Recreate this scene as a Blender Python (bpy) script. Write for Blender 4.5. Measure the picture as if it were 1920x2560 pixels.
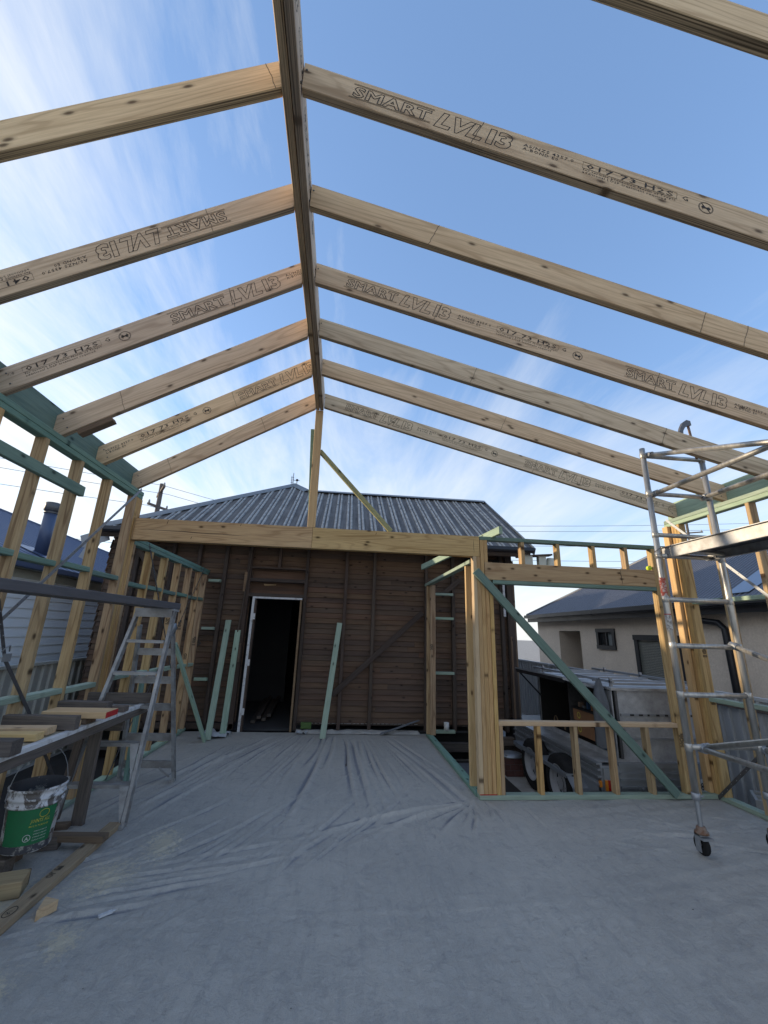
import bpy, bmesh, math, random
from mathutils import Vector, Matrix, noise
random.seed(7)
for o in list(bpy.data.objects): bpy.data.objects.remove(o)
sc = bpy.context.scene
COL = sc.collection
R = math.radians

# ---------------------------------------------------------------- camera
cd = bpy.data.cameras.new("camera"); cam = bpy.data.objects.new("camera", cd); COL.objects.link(cam)
sc.camera = cam
yaw, pit, rol = R(5.357), R(16.165), R(1.856)
fw = Vector((math.sin(yaw)*math.cos(pit), math.cos(yaw)*math.cos(pit), math.sin(pit)))
rt = Vector((math.cos(yaw), -math.sin(yaw), 0)); up = rt.cross(fw)
r2 = math.cos(rol)*rt + math.sin(rol)*up; u2 = -math.sin(rol)*rt + math.cos(rol)*up
cam.matrix_world = Matrix(((r2.x, u2.x, -fw.x, 0), (r2.y, u2.y, -fw.y, 0), (r2.z, u2.z, -fw.z, 1.62), (0, 0, 0, 1)))
cd.sensor_fit = 'VERTICAL'; cd.sensor_height = 24.0; cd.sensor_width = 18.0
cd.lens = 1028.9/2560*24.0
cd.clip_start = .05; cd.clip_end = 900

# ---------------------------------------------------------------- node helpers
def nd(nt, typ, ins=None, **kw):
    n = nt.nodes.new(typ)
    for k, v in kw.items(): setattr(n, k, v)
    if ins:
        for k, v in ins.items():
            s = n.inputs[k]
            if hasattr(v, 'is_output'): nt.links.new(v, s)
            elif isinstance(v, bpy.types.Node): nt.links.new(v.outputs[0], s)
            else:
                if s.type in ('RGBA',) and len(v) == 3: v = (*v, 1)
                s.default_value = v
    return n
def math_(nt, op, a, b=0.0, c=None, clamp=False):
    ins = {0: a, 1: b}
    if c is not None: ins[2] = c
    return nd(nt, 'ShaderNodeMath', ins, operation=op, use_clamp=clamp)
def ramp(nt, fac, stops):
    n = nd(nt, 'ShaderNodeValToRGB', {0: fac}); cr = n.color_ramp
    while len(cr.elements) < len(stops): cr.elements.new(.5)
    for e, (p, c) in zip(cr.elements, stops):
        e.position = p; e.color = (c, c, c, 1) if isinstance(c, (int, float)) else (*c, 1)
    return n
def mixc(nt, fac, a, b, bt='MIX'):
    n = nt.nodes.new('ShaderNodeMix'); n.data_type = 'RGBA'; n.blend_type = bt
    for i, v in ((0, fac), (6, a), (7, b)):
        s = n.inputs[i]
        if isinstance(v, bpy.types.Node):
            o = v.outputs[2] if v.bl_idname == 'ShaderNodeMix' else v.outputs[0]
            nt.links.new(o, s)
        elif hasattr(v, 'is_output'): nt.links.new(v, s)
        else: s.default_value = (*v, 1) if hasattr(v, '__len__') and len(v) == 3 else v
    return n
def out(n): return n.outputs[2] if n.bl_idname == 'ShaderNodeMix' else n.outputs[0]

# ---------------------------------------------------------------- world and sun
SUN_EL, SUN_AZ = R(13), math.atan2(-.94, .34)
w = bpy.data.worlds.new("World"); sc.world = w; w.use_nodes = True
nt = w.node_tree; nt.nodes.clear()
sky = nd(nt, 'ShaderNodeTexSky', sky_type='NISHITA', sun_disc=False, sun_elevation=SUN_EL, sun_rotation=SUN_AZ % (2*math.pi),
         altitude=50, air_density=1.0, dust_density=.6, ozone_density=2.2)
tc = nd(nt, 'ShaderNodeTexCoord'); sep = nd(nt, 'ShaderNodeSeparateXYZ', {0: tc.outputs['Generated']})
zz = math_(nt, 'MAXIMUM', math_(nt, 'ADD', sep.outputs[2], .12), .04)
px = math_(nt, 'DIVIDE', sep.outputs[0], zz); py = math_(nt, 'DIVIDE', sep.outputs[1], zz)
pv = nd(nt, 'ShaderNodeCombineXYZ', {0: px, 1: py})
mp = nd(nt, 'ShaderNodeMapping', {0: pv, 'Rotation': (0, 0, R(-28)), 'Scale': (1.3, .26, 1)})
n1 = nd(nt, 'ShaderNodeTexNoise', {'Vector': mp, 'Scale': 1.9, 'Detail': 9, 'Roughness': .64, 'Distortion': .45})
n2 = nd(nt, 'ShaderNodeTexNoise', {'Vector': pv, 'Scale': .55, 'Detail': 3, 'Roughness': .5})
left = ramp(nt, math_(nt, 'MULTIPLY_ADD', sep.outputs[0], -.6, .38), [(.12, 0.0), (.8, 1.0)])
low = ramp(nt, sep.outputs[2], [(.0, 1.0), (.62, 0.0)])
cov = math_(nt, 'ADD', math_(nt, 'MULTIPLY', left, .22), math_(nt, 'MULTIPLY', low, .46))
cs = math_(nt, 'ADD', math_(nt, 'MULTIPLY', math_(nt, 'SUBTRACT', n1, .475), math_(nt, 'MULTIPLY_ADD', left, 1.25, .55)), math_(nt, 'MULTIPLY_ADD', n2, .5, -.27))
cl = ramp(nt, math_(nt, 'ADD', cs, cov), [(.06, 0.0), (.60, 1.0)])
skyc = nd(nt, 'ShaderNodeHueSaturation', {'Hue': .503, 'Saturation': .97, 'Value': .72, 'Color': sky})
lift = mixc(nt, 1.0, skyc, (.30, .55, 1.05), 'ADD')
cc = mixc(nt, cl, lift, (3.38, 3.44, 3.44))
bg = nd(nt, 'ShaderNodeBackground', {'Color': out(cc), 'Strength': .115})
nt.links.new(bg.outputs[0], nd(nt, 'ShaderNodeOutputWorld').inputs[0])

sl = bpy.data.lights.new("sun", 'SUN'); sun = bpy.data.objects.new("sun", sl); COL.objects.link(sun)
sl.energy = 2.0; sl.angle = R(1.2); sl.color = (1.0, .80, .55)
sd = Vector((math.sin(SUN_AZ)*math.cos(SUN_EL), math.cos(SUN_AZ)*math.cos(SUN_EL), math.sin(SUN_EL)))
sun.rotation_euler = sd.to_track_quat('Z', 'Y').to_euler()
sc.view_settings.view_transform = 'Standard'; sc.view_settings.look = 'None'
sc.view_settings.gamma = 1; sc.view_settings.use_curve_mapping = False
sc.view_settings.exposure = 1.47

# ---------------------------------------------------------------- materials
MATS = {}
def newmat(name):
    m = bpy.data.materials.new(name); m.use_nodes = True; nt = m.node_tree; nt.nodes.clear()
    b = nd(nt, 'ShaderNodeBsdfPrincipled'); o = nd(nt, 'ShaderNodeOutputMaterial'); nt.links.new(b.outputs[0], o.inputs[0])
    MATS[name] = m
    return m, nt, b
def setc(nt, b, col, rough=None, bump=None, bs=.3, bd=.002, metal=0.0):
    nt.links.new(out(col) if isinstance(col, bpy.types.Node) else col, b.inputs['Base Color'])
    if rough is not None:
        if isinstance(rough, bpy.types.Node): nt.links.new(out(rough), b.inputs['Roughness'])
        else: b.inputs['Roughness'].default_value = rough
    b.inputs['Metallic'].default_value = metal
    if bump is not None:
        bn = nd(nt, 'ShaderNodeBump', {'Height': bump, 'Strength': bs, 'Distance': bd})
        nt.links.new(bn.outputs[0], b.inputs['Normal'])
def coords(nt, sx=1, sy=1, sz=1, amt=37.0):
    tc = nd(nt, 'ShaderNodeTexCoord'); oi = nd(nt, 'ShaderNodeObjectInfo')
    k = math_(nt, 'MULTIPLY', oi.outputs['Random'], amt)
    cb = nd(nt, 'ShaderNodeCombineXYZ', {0: k, 1: math_(nt, 'MULTIPLY', k, .37), 2: math_(nt, 'MULTIPLY', k, .71)})
    mp = nd(nt, 'ShaderNodeVectorMath', {0: tc.outputs['Object'], 1: (sx, sy, sz)}, operation='MULTIPLY')
    ad = nd(nt, 'ShaderNodeVectorMath', {0: mp, 1: cb}, operation='ADD')
    return tc, oi, ad
def wood(name, light, mid, dark, ply=False, rings=34.0, knots=.55, var=.18, stain=.0, stainc=(.1, .09, .08), rough=.72, fine=.35, contrast=.5, edge=None):
    m, nt, b = newmat(name)
    tc, oi, v = coords(nt, .55, 6.5, 6.5)
    n1 = nd(nt, 'ShaderNodeTexNoise', {'Vector': v, 'Scale': 1.0, 'Detail': 1.5, 'Roughness': .4, 'Distortion': .25})
    s = math_(nt, 'SINE', math_(nt, 'MULTIPLY', n1, rings*2.2))
    rg = ramp(nt, math_(nt, 'MULTIPLY_ADD', s, .5, .5), [(.05, 1.0), (.78, .72), (.97, 0.0)])
    v2 = nd(nt, 'ShaderNodeVectorMath', {0: v, 1: (9, 16, 16)}, operation='MULTIPLY')
    n2 = nd(nt, 'ShaderNodeTexNoise', {'Vector': v2, 'Scale': 1.0, 'Detail': 3, 'Roughness': .6})
    n3 = nd(nt, 'ShaderNodeTexNoise', {'Vector': v, 'Scale': 1.3, 'Detail': 4, 'Roughness': .6})
    c = mixc(nt, rg, dark, mid)
    geo = nd(nt, 'ShaderNodeSeparateXYZ', {0: tc.outputs['Normal']})
    ef = ramp(nt, math_(nt, 'ABSOLUTE', geo.outputs[1]), [(.45, contrast), (.8, contrast*.35)])
    c = mixc(nt, ef, mid, c)
    c = mixc(nt, math_(nt, 'MULTIPLY', ramp(nt, n3, [(.35, 0.0), (.65, 1.0)]), .6), c, light)
    c = mixc(nt, math_(nt, 'MULTIPLY', ramp(nt, n2, [(.3, 1.0), (.6, 0.0)]), fine), c, dark)
    if ply:
        sp = nd(nt, 'ShaderNodeSeparateXYZ', {0: tc.outputs['Object']})
        pc = nd(nt, 'ShaderNodeCombineXYZ', {0: math_(nt, 'MULTIPLY_ADD', oi.outputs['Random'], 9.0, math_(nt, 'MULTIPLY', sp.outputs[0], 1.4)), 1: math_(nt, 'MULTIPLY', sp.outputs[2], 210.0)})
        pn = nd(nt, 'ShaderNodeTexNoise', {'Vector': pc, 'Scale': 1.0, 'Detail': 2, 'Roughness': .5})
        ec = mixc(nt, ramp(nt, pn, [(.36, 0.0), (.62, 1.0)]), edge or [x*.35 for x in mid], [x*.82 for x in mid])
        em = ramp(nt, math_(nt, 'ABSOLUTE', geo.outputs[1]), [(.45, 0.0), (.8, 1.0)])
        c = mixc(nt, em, c, ec)
    if knots > 0:
        kv = nd(nt, 'ShaderNodeVectorMath', {0: v, 1: (6.5, 1.15, 1.0)}, operation='MULTIPLY')
        vo = nd(nt, 'ShaderNodeTexVoronoi', {'Vector': kv, 'Scale': 1.0, 'Randomness': 1.0}, voronoi_dimensions='2D')
        sel = math_(nt, 'GREATER_THAN', nd(nt, 'ShaderNodeSeparateXYZ', {0: vo.outputs['Color']}).outputs[0], 1-knots)
        kd = math_(nt, 'ADD', vo.outputs['Distance'], math_(nt, 'MULTIPLY_ADD', n2, .05, -.025))
        kk = ramp(nt, kd, [(.03, 1.0), (.07, .75), (.10, .25), (.17, 0.0)])
        c = mixc(nt, math_(nt, 'MULTIPLY', kk, sel), c, [x*.38 for x in dark])
    if stain > 0:
        n4 = nd(nt, 'ShaderNodeTexNoise', {'Vector': v, 'Scale': .8, 'Detail': 6, 'Roughness': .7})
        c = mixc(nt, math_(nt, 'MULTIPLY', ramp(nt, n4, [(.48, 0.0), (.68, 1.0)]), stain), c, stainc)
    hs = nd(nt, 'ShaderNodeHueSaturation', {'Hue': math_(nt, 'MULTIPLY_ADD', math_(nt, 'FRACT', math_(nt, 'MULTIPLY', oi.outputs['Random'], 7.31)), .014, .495), 'Saturation': math_(nt, 'MULTIPLY_ADD', oi.outputs['Random'], .3, .85), 'Value': math_(nt, 'MULTIPLY_ADD', oi.outputs['Random'], var*2, 1-var), 'Color': out(c)})
    setc(nt, b, hs, rough, n2, .25, .001)
    b.inputs['Specular IOR Level'].default_value = .25
    return m
def plain(name, col, rough=.6, metal=0.0, nscale=8.0, amt=.25, dark=None, bs=.15, detail=5, sx=1, sy=1, sz=1, lo=.38, hi=.62, spec=.5):
    m, nt, b = newmat(name)
    tc, oi, v = coords(nt, sx, sy, sz)
    n = nd(nt, 'ShaderNodeTexNoise', {'Vector': v, 'Scale': nscale, 'Detail': detail, 'Roughness': .62})
    d = dark or [x*.45 for x in col]
    c = mixc(nt, math_(nt, 'MULTIPLY', ramp(nt, n, [(lo, 1.0), (hi, 0.0)]), amt), col, d)
    rr = math_(nt, 'MULTIPLY_ADD', n, .3, rough-.15, clamp=True)
    setc(nt, b, c, rr, n, bs, .003, metal)
    b.inputs['Specular IOR Level'].default_value = spec
    return m
LVL = wood('lvl_timber', (.80, .61, .41), (.70, .52, .335), (.36, .235, .135), ply=True, rings=30, knots=.38, var=.12, stain=.4, stainc=(.40, .28, .18), contrast=.7, edge=(.10, .07, .045))
HDR = wood('header_timber', (.62, .43, .225), (.54, .36, .175), (.24, .13, .05), ply=True, rings=46, knots=.16, var=.05, contrast=.62, edge=(.16, .1, .05))
PINE = wood('pine_timber', (.52, .365, .195), (.44, .295, .15), (.18, .095, .042), rings=26, knots=.42, var=.2, contrast=.9, fine=.45)
PINL = wood('lintel_pine', (.52, .36, .205), (.45, .29, .155), (.22, .11, .05), rings=22, knots=.9, var=.05, contrast=.7)
OLIVE = wood('olive_tinted_pine', (.42, .40, .22), (.34, .32, .17), (.18, .17, .09), rings=14, knots=.3, var=.05, contrast=.4)
PINEP = wood('pale_pine_timber', (.62, .46, .27), (.55, .39, .22), (.33, .2, .1), rings=28, knots=.4, var=.08, contrast=.45)
TEAL = wood('treated_timber', (.23, .33, .265), (.155, .245, .20), (.08, .14, .12), rings=14, knots=.3, var=.12, contrast=.45, fine=.5, stain=.35, stainc=(.07, .16, .17))
TEALP = wood('pale_treated_timber', (.37, .46, .36), (.29, .385, .30), (.15, .215, .17), rings=14, knots=.35, var=.1, contrast=.4, fine=.5, stain=.2, stainc=(.33, .33, .24))
GREYW = wood('weathered_timber', (.17, .145, .125), (.12, .10, .088), (.05, .042, .038), rings=20, knots=.25, var=.2, contrast=.4, fine=.6, rough=.85)
DARKW = wood('dark_painted_timber', (.125, .122, .13), (.095, .093, .10), (.045, .045, .047), rings=10, knots=0, var=.05, contrast=.2, fine=.3, rough=.55)
BROWNW = wood('old_board_timber', (.155, .105, .076), (.112, .072, .052), (.055, .036, .027), rings=12, knots=.2, var=.2, contrast=.3, fine=.4, rough=.85, stain=.75, stainc=(.036, .027, .023))
BROWNS = wood('old_stud_timber', (.12, .092, .075), (.075, .056, .047), (.04, .028, .022), rings=14, knots=.1, var=.2, contrast=.4, fine=.6, rough=.85, stain=.3, stainc=(.045, .035, .03))
GREYB = wood('sawn_offcut_timber', (.23, .165, .11), (.17, .118, .078), (.08, .055, .04), rings=18, knots=.3, var=.15, contrast=.4, fine=.6, rough=.85)
ALU = plain('scaffold_aluminium', (.56, .55, .52), .42, .75, 5, .7, (.30, .28, .25), sz=1, sx=7, sy=7, lo=.35, hi=.7)
ALUW = plain('mill_aluminium', (.44, .445, .45), .5, .55, 9, .75, (.24, .23, .22), sx=.6)
GALV = plain('galvanised_steel', (.33, .35, .375), .5, .7, 22, .35, (.3, .31, .33))
STEELD = plain('dark_strap_steel', (.13, .13, .135), .5, .6, 30, .4)
BLACK = plain('black_plastic', (.018, .018, .02), .5, 0, 10, .2)
RUBBER = plain('black_rubber', (.014, .014, .015), .85, 0, 20, .3, (.03, .029, .028), spec=.2)
WHITE = plain('chipped_white_paint', (.55, .56, .57), .6, 0, 14, .6, (.18, .16, .15), lo=.33, hi=.48)
INK = plain('black_ink', (.022, .018, .015), .8, 0, 60, .35, (.08, .06, .04), lo=.3, hi=.6)
REDP = plain('red_end_paint', (.42, .02, .022), .6, 0, 20, .3)
RUST = plain('rusty_steel', (.17, .085, .05), .75, .3, 24, .7, (.30, .26, .22))
RED2 = plain('worn_red_sleeve', (.36, .06, .04), .6, 0, 34, .85, (.5, .48, .45), lo=.42, hi=.52)
TAG = plain('worn_paper_label', (.52, .50, .47), .7, 0, 50, .8, (.15, .13, .12), lo=.4, hi=.56)
NBROOF = plain('slate_blue_roof_paint', (.075, .10, .17), .42, .1, 3, .25, (.055, .075, .13))
NRROOF = plain('charcoal_roof_paint', (.13, .14, .17), .45, .1, 2, .3, (.08, .088, .11))
CLAD = plain('white_cladding_paint', (.88, .90, .91), .4, 0, 3, .12, (.72, .75, .78))
CREAM = plain('cream_paint', (.5, .5, .42), .6, 0, 4, .15)
FENCEG = plain('grey_fence_sheet', (.46, .48, .49), .5, 0, 4, .4, (.30, .32, .34), sx=3, sy=3, sz=.3)
FENCEB = plain('stone_fence_sheet', (.46, .45, .40), .55, .1, 3, .2)
DKMET = plain('black_gutter_paint', (.012, .013, .017), .45, 0, 5, .2)
BRICKM = plain('brown_brick', (.13, .055, .045), .85, 0, 30, .5, (.06, .03, .03), bs=.4)
MORTAR = plain('grey_mortar', (.17, .15, .135), .9, 0, 40, .3)
CONC = plain('concrete', (.36, .36, .35), .9, 0, 12, .35, (.22, .22, .215), bs=.3)
GROUNDM = plain('dirty_concrete_ground', (.36, .345, .32), .95, 0, 3, .6, (.20, .185, .165), bs=.4, detail=8)
VOID = plain('shade_black', (.012, .011, .01), .95, 0, 5, .3)  # near-black that stands in for deep shade under floors and inside openings
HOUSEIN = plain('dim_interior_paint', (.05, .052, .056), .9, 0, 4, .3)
GREYCLOTH = plain('grey_fleece', (.13, .14, .155), .95, 0, 9, .4, (.075, .08, .09), bs=.3)
GLASS = plain('dark_glass', (.02, .024, .028), .08, 0, 2, .2)
CARTON = plain('brown_drawer_board', (.25, .125, .06), .7, 0, 6, .3)
GREENL = plain('green_label', (.012, .15, .055), .5, 0, 16, .35, (.02, .09, .045), bs=.05)
YELL = plain('yellow_print', (.55, .50, .06), .6, 0, 30, .3)
LIME = plain('lime_tape_case', (.55, .70, .03), .5, 0, 9, .1)
AMBER = plain('amber_lens', (.55, .19, .02), .3, 0, 9, .1)
REDL = plain('red_lens', (.36, .02, .015), .3, 0, 9, .1)
PLATEW = plain('white_plate', (.62, .62, .60), .5, 0, 9, .1)
DOORD = plain('grey_door_paint', (.14, .13, .125), .6, 0, 3, .2)
BLUEP = plain('blue_tool_bag', (.02, .06, .13), .7, 0, 10, .4)
GREENP = plain('green_glass_reinforced_strip', (.10, .17, .15), .6, 0, 10, .3)
SOLEW = plain('plastic_wrap', (.55, .57, .60), .25, 0, 12, .3)

def mat_render():
    m, nt, b = newmat('sand_render')
    tc = nd(nt, 'ShaderNodeTexCoord')
    n = nd(nt, 'ShaderNodeTexNoise', {'Vector': tc.outputs['Object'], 'Scale': 26, 'Detail': 6, 'Roughness': .7})
    n2 = nd(nt, 'ShaderNodeTexNoise', {'Vector': tc.outputs['Object'], 'Scale': 2.2, 'Detail': 4, 'Roughness': .6})
    c = mixc(nt, ramp(nt, n, [(.35, 0.0), (.65, 1.0)]), (.60, .51, .41), (.74, .64, .53))
    c = mixc(nt, math_(nt, 'MULTIPLY', ramp(nt, n2, [(.4, 1.0), (.7, 0.0)]), .35), c, (.52, .44, .36))
    setc(nt, b, c, .92, n, .6, .01); return m
RENDERM = mat_render()

def mat_membrane():
    m, nt, b = newmat('grey_membrane')
    tc = nd(nt, 'ShaderNodeTexCoord'); P = tc.outputs['Object']
    a = nd(nt, 'ShaderNodeTexNoise', {'Vector': P, 'Scale': 1.1, 'Detail': 6, 'Roughness': .6})
    f = nd(nt, 'ShaderNodeTexNoise', {'Vector': P, 'Scale': 17, 'Detail': 9, 'Roughness': .74, 'Distortion': 1.1})
    g = nd(nt, 'ShaderNodeTexNoise', {'Vector': P, 'Scale': 210, 'Detail': 2, 'Roughness': .6})
    mpw = nd(nt, 'ShaderNodeMapping', {0: P, 'Rotation': (0, 0, R(22)), 'Scale': (14, 1.6, 1)})
    st = nd(nt, 'ShaderNodeTexNoise', {'Vector': mpw, 'Scale': 1.4, 'Detail': 5, 'Roughness': .65, 'Distortion': .3})
    c = mixc(nt, ramp(nt, a, [(.32, 0.0), (.68, 1.0)]), (.35, .34, .315), (.47, .45, .41))
    c = mixc(nt, math_(nt, 'MULTIPLY', ramp(nt, f, [(.44, 0.0), (.68, 1.0)]), .30), c, (.50, .485, .455))
    c = mixc(nt, math_(nt, 'MULTIPLY', ramp(nt, st, [(.35, 1.0), (.52, 0.0)]), .16), c, (.17, .18, .195))
    c = mixc(nt, math_(nt, 'MULTIPLY', ramp(nt, g, [(.3, 1.0), (.5, 0.0)]), .3), c, (.13, .145, .165))
    # trodden warm dust towards the back and the right-hand side
    sp = nd(nt, 'ShaderNodeSeparateXYZ', {0: P})
    du = ramp(nt, math_(nt, 'ADD', math_(nt, 'MULTIPLY', sp.outputs[1], .11), math_(nt, 'MULTIPLY', a, .4)), [(.45, 0.0), (.95, 1.0)])
    c = mixc(nt, math_(nt, 'MULTIPLY', du, .5), c, (.36, .34, .30))
    # fold shading painted into the colour: lighter crests, darker bluish hollows
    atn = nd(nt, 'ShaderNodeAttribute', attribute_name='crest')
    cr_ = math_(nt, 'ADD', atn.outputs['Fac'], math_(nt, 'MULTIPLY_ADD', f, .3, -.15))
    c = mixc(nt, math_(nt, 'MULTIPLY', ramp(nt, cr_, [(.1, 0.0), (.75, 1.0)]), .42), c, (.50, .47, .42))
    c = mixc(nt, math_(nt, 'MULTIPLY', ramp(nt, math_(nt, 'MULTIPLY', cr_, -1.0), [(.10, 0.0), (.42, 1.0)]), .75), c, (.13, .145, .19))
    # mud scuffs
    k = nd(nt, 'ShaderNodeTexNoise', {'Vector': P, 'Scale': 5.5, 'Detail': 9, 'Roughness': .78})
    c = mixc(nt, math_(nt, 'MULTIPLY', ramp(nt, k, [(.60, 0.0), (.70, 1.0)]), .5), c, (.10, .102, .108))
    sc1 = nd(nt, 'ShaderNodeTexNoise', {'Vector': P, 'Scale': 6.5, 'Detail': 11, 'Roughness': .84, 'Distortion': .8})
    c = mixc(nt, math_(nt, 'MULTIPLY', ramp(nt, sc1, [(.40, 1.0), (.49, 0.0)]), .34), c, (.20, .205, .215))
    sc2 = nd(nt, 'ShaderNodeTexNoise', {'Vector': P, 'Scale': 60, 'Detail': 4, 'Roughness': .7})
    c = mixc(nt, math_(nt, 'MULTIPLY', ramp(nt, sc2, [(.66, 0.0), (.72, 1.0)]), .6), c, (.55, .53, .48))
    # sawdust spilt near the left-hand pieces of timber
    def spot(x, y, sx, sy, rot):
        q = nd(nt, 'ShaderNodeMapping', {0: P, 'Location': (0, 0, 0)}, vector_type='TEXTURE')
        q.inputs['Location'].default_value = (x, y, 0); q.inputs['Rotation'].default_value = (0, 0, R(rot)); q.inputs['Scale'].default_value = (sx, sy, 10)
        l = nd(nt, 'ShaderNodeVectorMath', {0: q}, operation='LENGTH')
        return math_(nt, 'SUBTRACT', 1.0, l.outputs['Value'], clamp=True)
    s = None
    for a_ in [(-1.36, 2.86, .20, .32, 20), (-1.45, 3.45, .42, .5, 0), (-1.25, 3.9, .3, .6, 15), (-1.9, 3.2, .5, .6, 0), (-1.12, 1.95, .3, .35, 10), (-1.55, 2.55, .35, .3, 0)]:
        t = spot(*a_); s = t if s is None else math_(nt, 'MAXIMUM', s, t)
    fs = nd(nt, 'ShaderNodeTexNoise', {'Vector': P, 'Scale': 30, 'Detail': 10, 'Roughness': .85})
    sm = ramp(nt, math_(nt, 'ADD', math_(nt, 'MULTIPLY', s, .75), math_(nt, 'MULTIPLY_ADD', fs, 2.6, -1.42)), [(.30, 0.0), (.52, 1.0)])
    c = mixc(nt, math_(nt, 'MULTIPLY', sm, .75), c, (.60, .53, .38))
    h = math_(nt, 'ADD', math_(nt, 'MULTIPLY', f, .9), math_(nt, 'MULTIPLY', st, .35))
    setc(nt, b, c, .62, h, .9, .02)
    b.inputs['Specular IOR Level'].default_value = .35
    return m
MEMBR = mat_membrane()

def mat_oldroof():
    m, nt, b = newmat('weathered_ribbed_roof')
    tc = nd(nt, 'ShaderNodeTexCoord')
    mp = nd(nt, 'ShaderNodeMapping', {0: tc.outputs['Object'], 'Scale': (22, 1.2, 1.2)})
    n = nd(nt, 'ShaderNodeTexNoise', {'Vector': mp, 'Scale': 1.0, 'Detail': 6, 'Roughness': .65})
    n2 = nd(nt, 'ShaderNodeTexNoise', {'Vector': tc.outputs['Object'], 'Scale': 3, 'Detail': 6, 'Roughness': .7})
    c = mixc(nt, ramp(nt, n, [(.35, 0.0), (.66, 1.0)]), (.045, .042, .042), (.13, .124, .12))
    c = mixc(nt, math_(nt, 'MULTIPLY', ramp(nt, n2, [(.45, 0.0), (.7, 1.0)]), .5), c, (.15, .15, .155))
    setc(nt, b, c, .75, n, .2, .003); return m
OLDROOF = mat_oldroof()
RIBM = plain('worn_rib_metal', (.38, .375, .36), .75, 0, 14, .8, (.17, .165, .16), sy=.3)
CAPM = plain('grey_ridge_capping', (.20, .215, .225), .5, .3, 8, .3)
def mat_checker():
    m, nt, b = newmat('checker_plate')
    tc = nd(nt, 'ShaderNodeTexCoord'); sp = nd(nt, 'ShaderNodeSeparateXYZ', {0: tc.outputs['Object']})
    hx = math_(nt, 'ADD', sp.outputs[0], sp.outputs[1])
    a = math_(nt, 'SINE', math_(nt, 'MULTIPLY', math_(nt, 'ADD', hx, sp.outputs[2]), 95))
    d = math_(nt, 'SINE', math_(nt, 'MULTIPLY', math_(nt, 'SUBTRACT', hx, sp.outputs[2]), 95))
    k = math_(nt, 'MAXIMUM', math_(nt, 'POWER', math_(nt, 'ABSOLUTE', a), 4.0), math_(nt, 'POWER', math_(nt, 'ABSOLUTE', d), 4.0))
    n = nd(nt, 'ShaderNodeTexNoise', {'Vector': tc.outputs['Object'], 'Scale': 7, 'Detail': 6, 'Roughness': .7})
    c = mixc(nt, ramp(nt, n, [(.35, 0.0), (.65, 1.0)]), (.30, .305, .32), (.48, .49, .50))
    setc(nt, b, c, .5, k, .35, .004, .45); return m
CHECK = mat_checker()
def mat_bucket():
    m, nt, b = newmat('splattered_white_pail')
    tc = nd(nt, 'ShaderNodeTexCoord')
    n = nd(nt, 'ShaderNodeTexNoise', {'Vector': tc.outputs['Object'], 'Scale': 9, 'Detail': 8, 'Roughness': .72, 'Distortion': .8})
    n2 = nd(nt, 'ShaderNodeTexNoise', {'Vector': tc.outputs['Object'], 'Scale': 16, 'Detail': 6, 'Roughness': .7})
    c = mixc(nt, ramp(nt, n, [(.47, 0.0), (.52, 1.0)]), (.60, .61, .63), (.12, .105, .095))
    c = mixc(nt, ramp(nt, n2, [(.58, 0.0), (.64, 1.0)]), c, (.36, .32, .26))
    setc(nt, b, c, .55, n, .3, .004); return m
PAIL = mat_bucket()
def mat_pailin():
    m, nt, b = newmat('cement_crusted_plastic')
    tc = nd(nt, 'ShaderNodeTexCoord')
    n = nd(nt, 'ShaderNodeTexNoise', {'Vector': tc.outputs['Object'], 'Scale': 7, 'Detail': 7, 'Roughness': .7})
    c = mixc(nt, ramp(nt, n, [(.56, 0.0), (.62, 1.0)]), (.05, .052, .062), (.32, .31, .28))
    setc(nt, b, c, .7, n, .3, .004); return m
PAILIN = mat_pailin()

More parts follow.
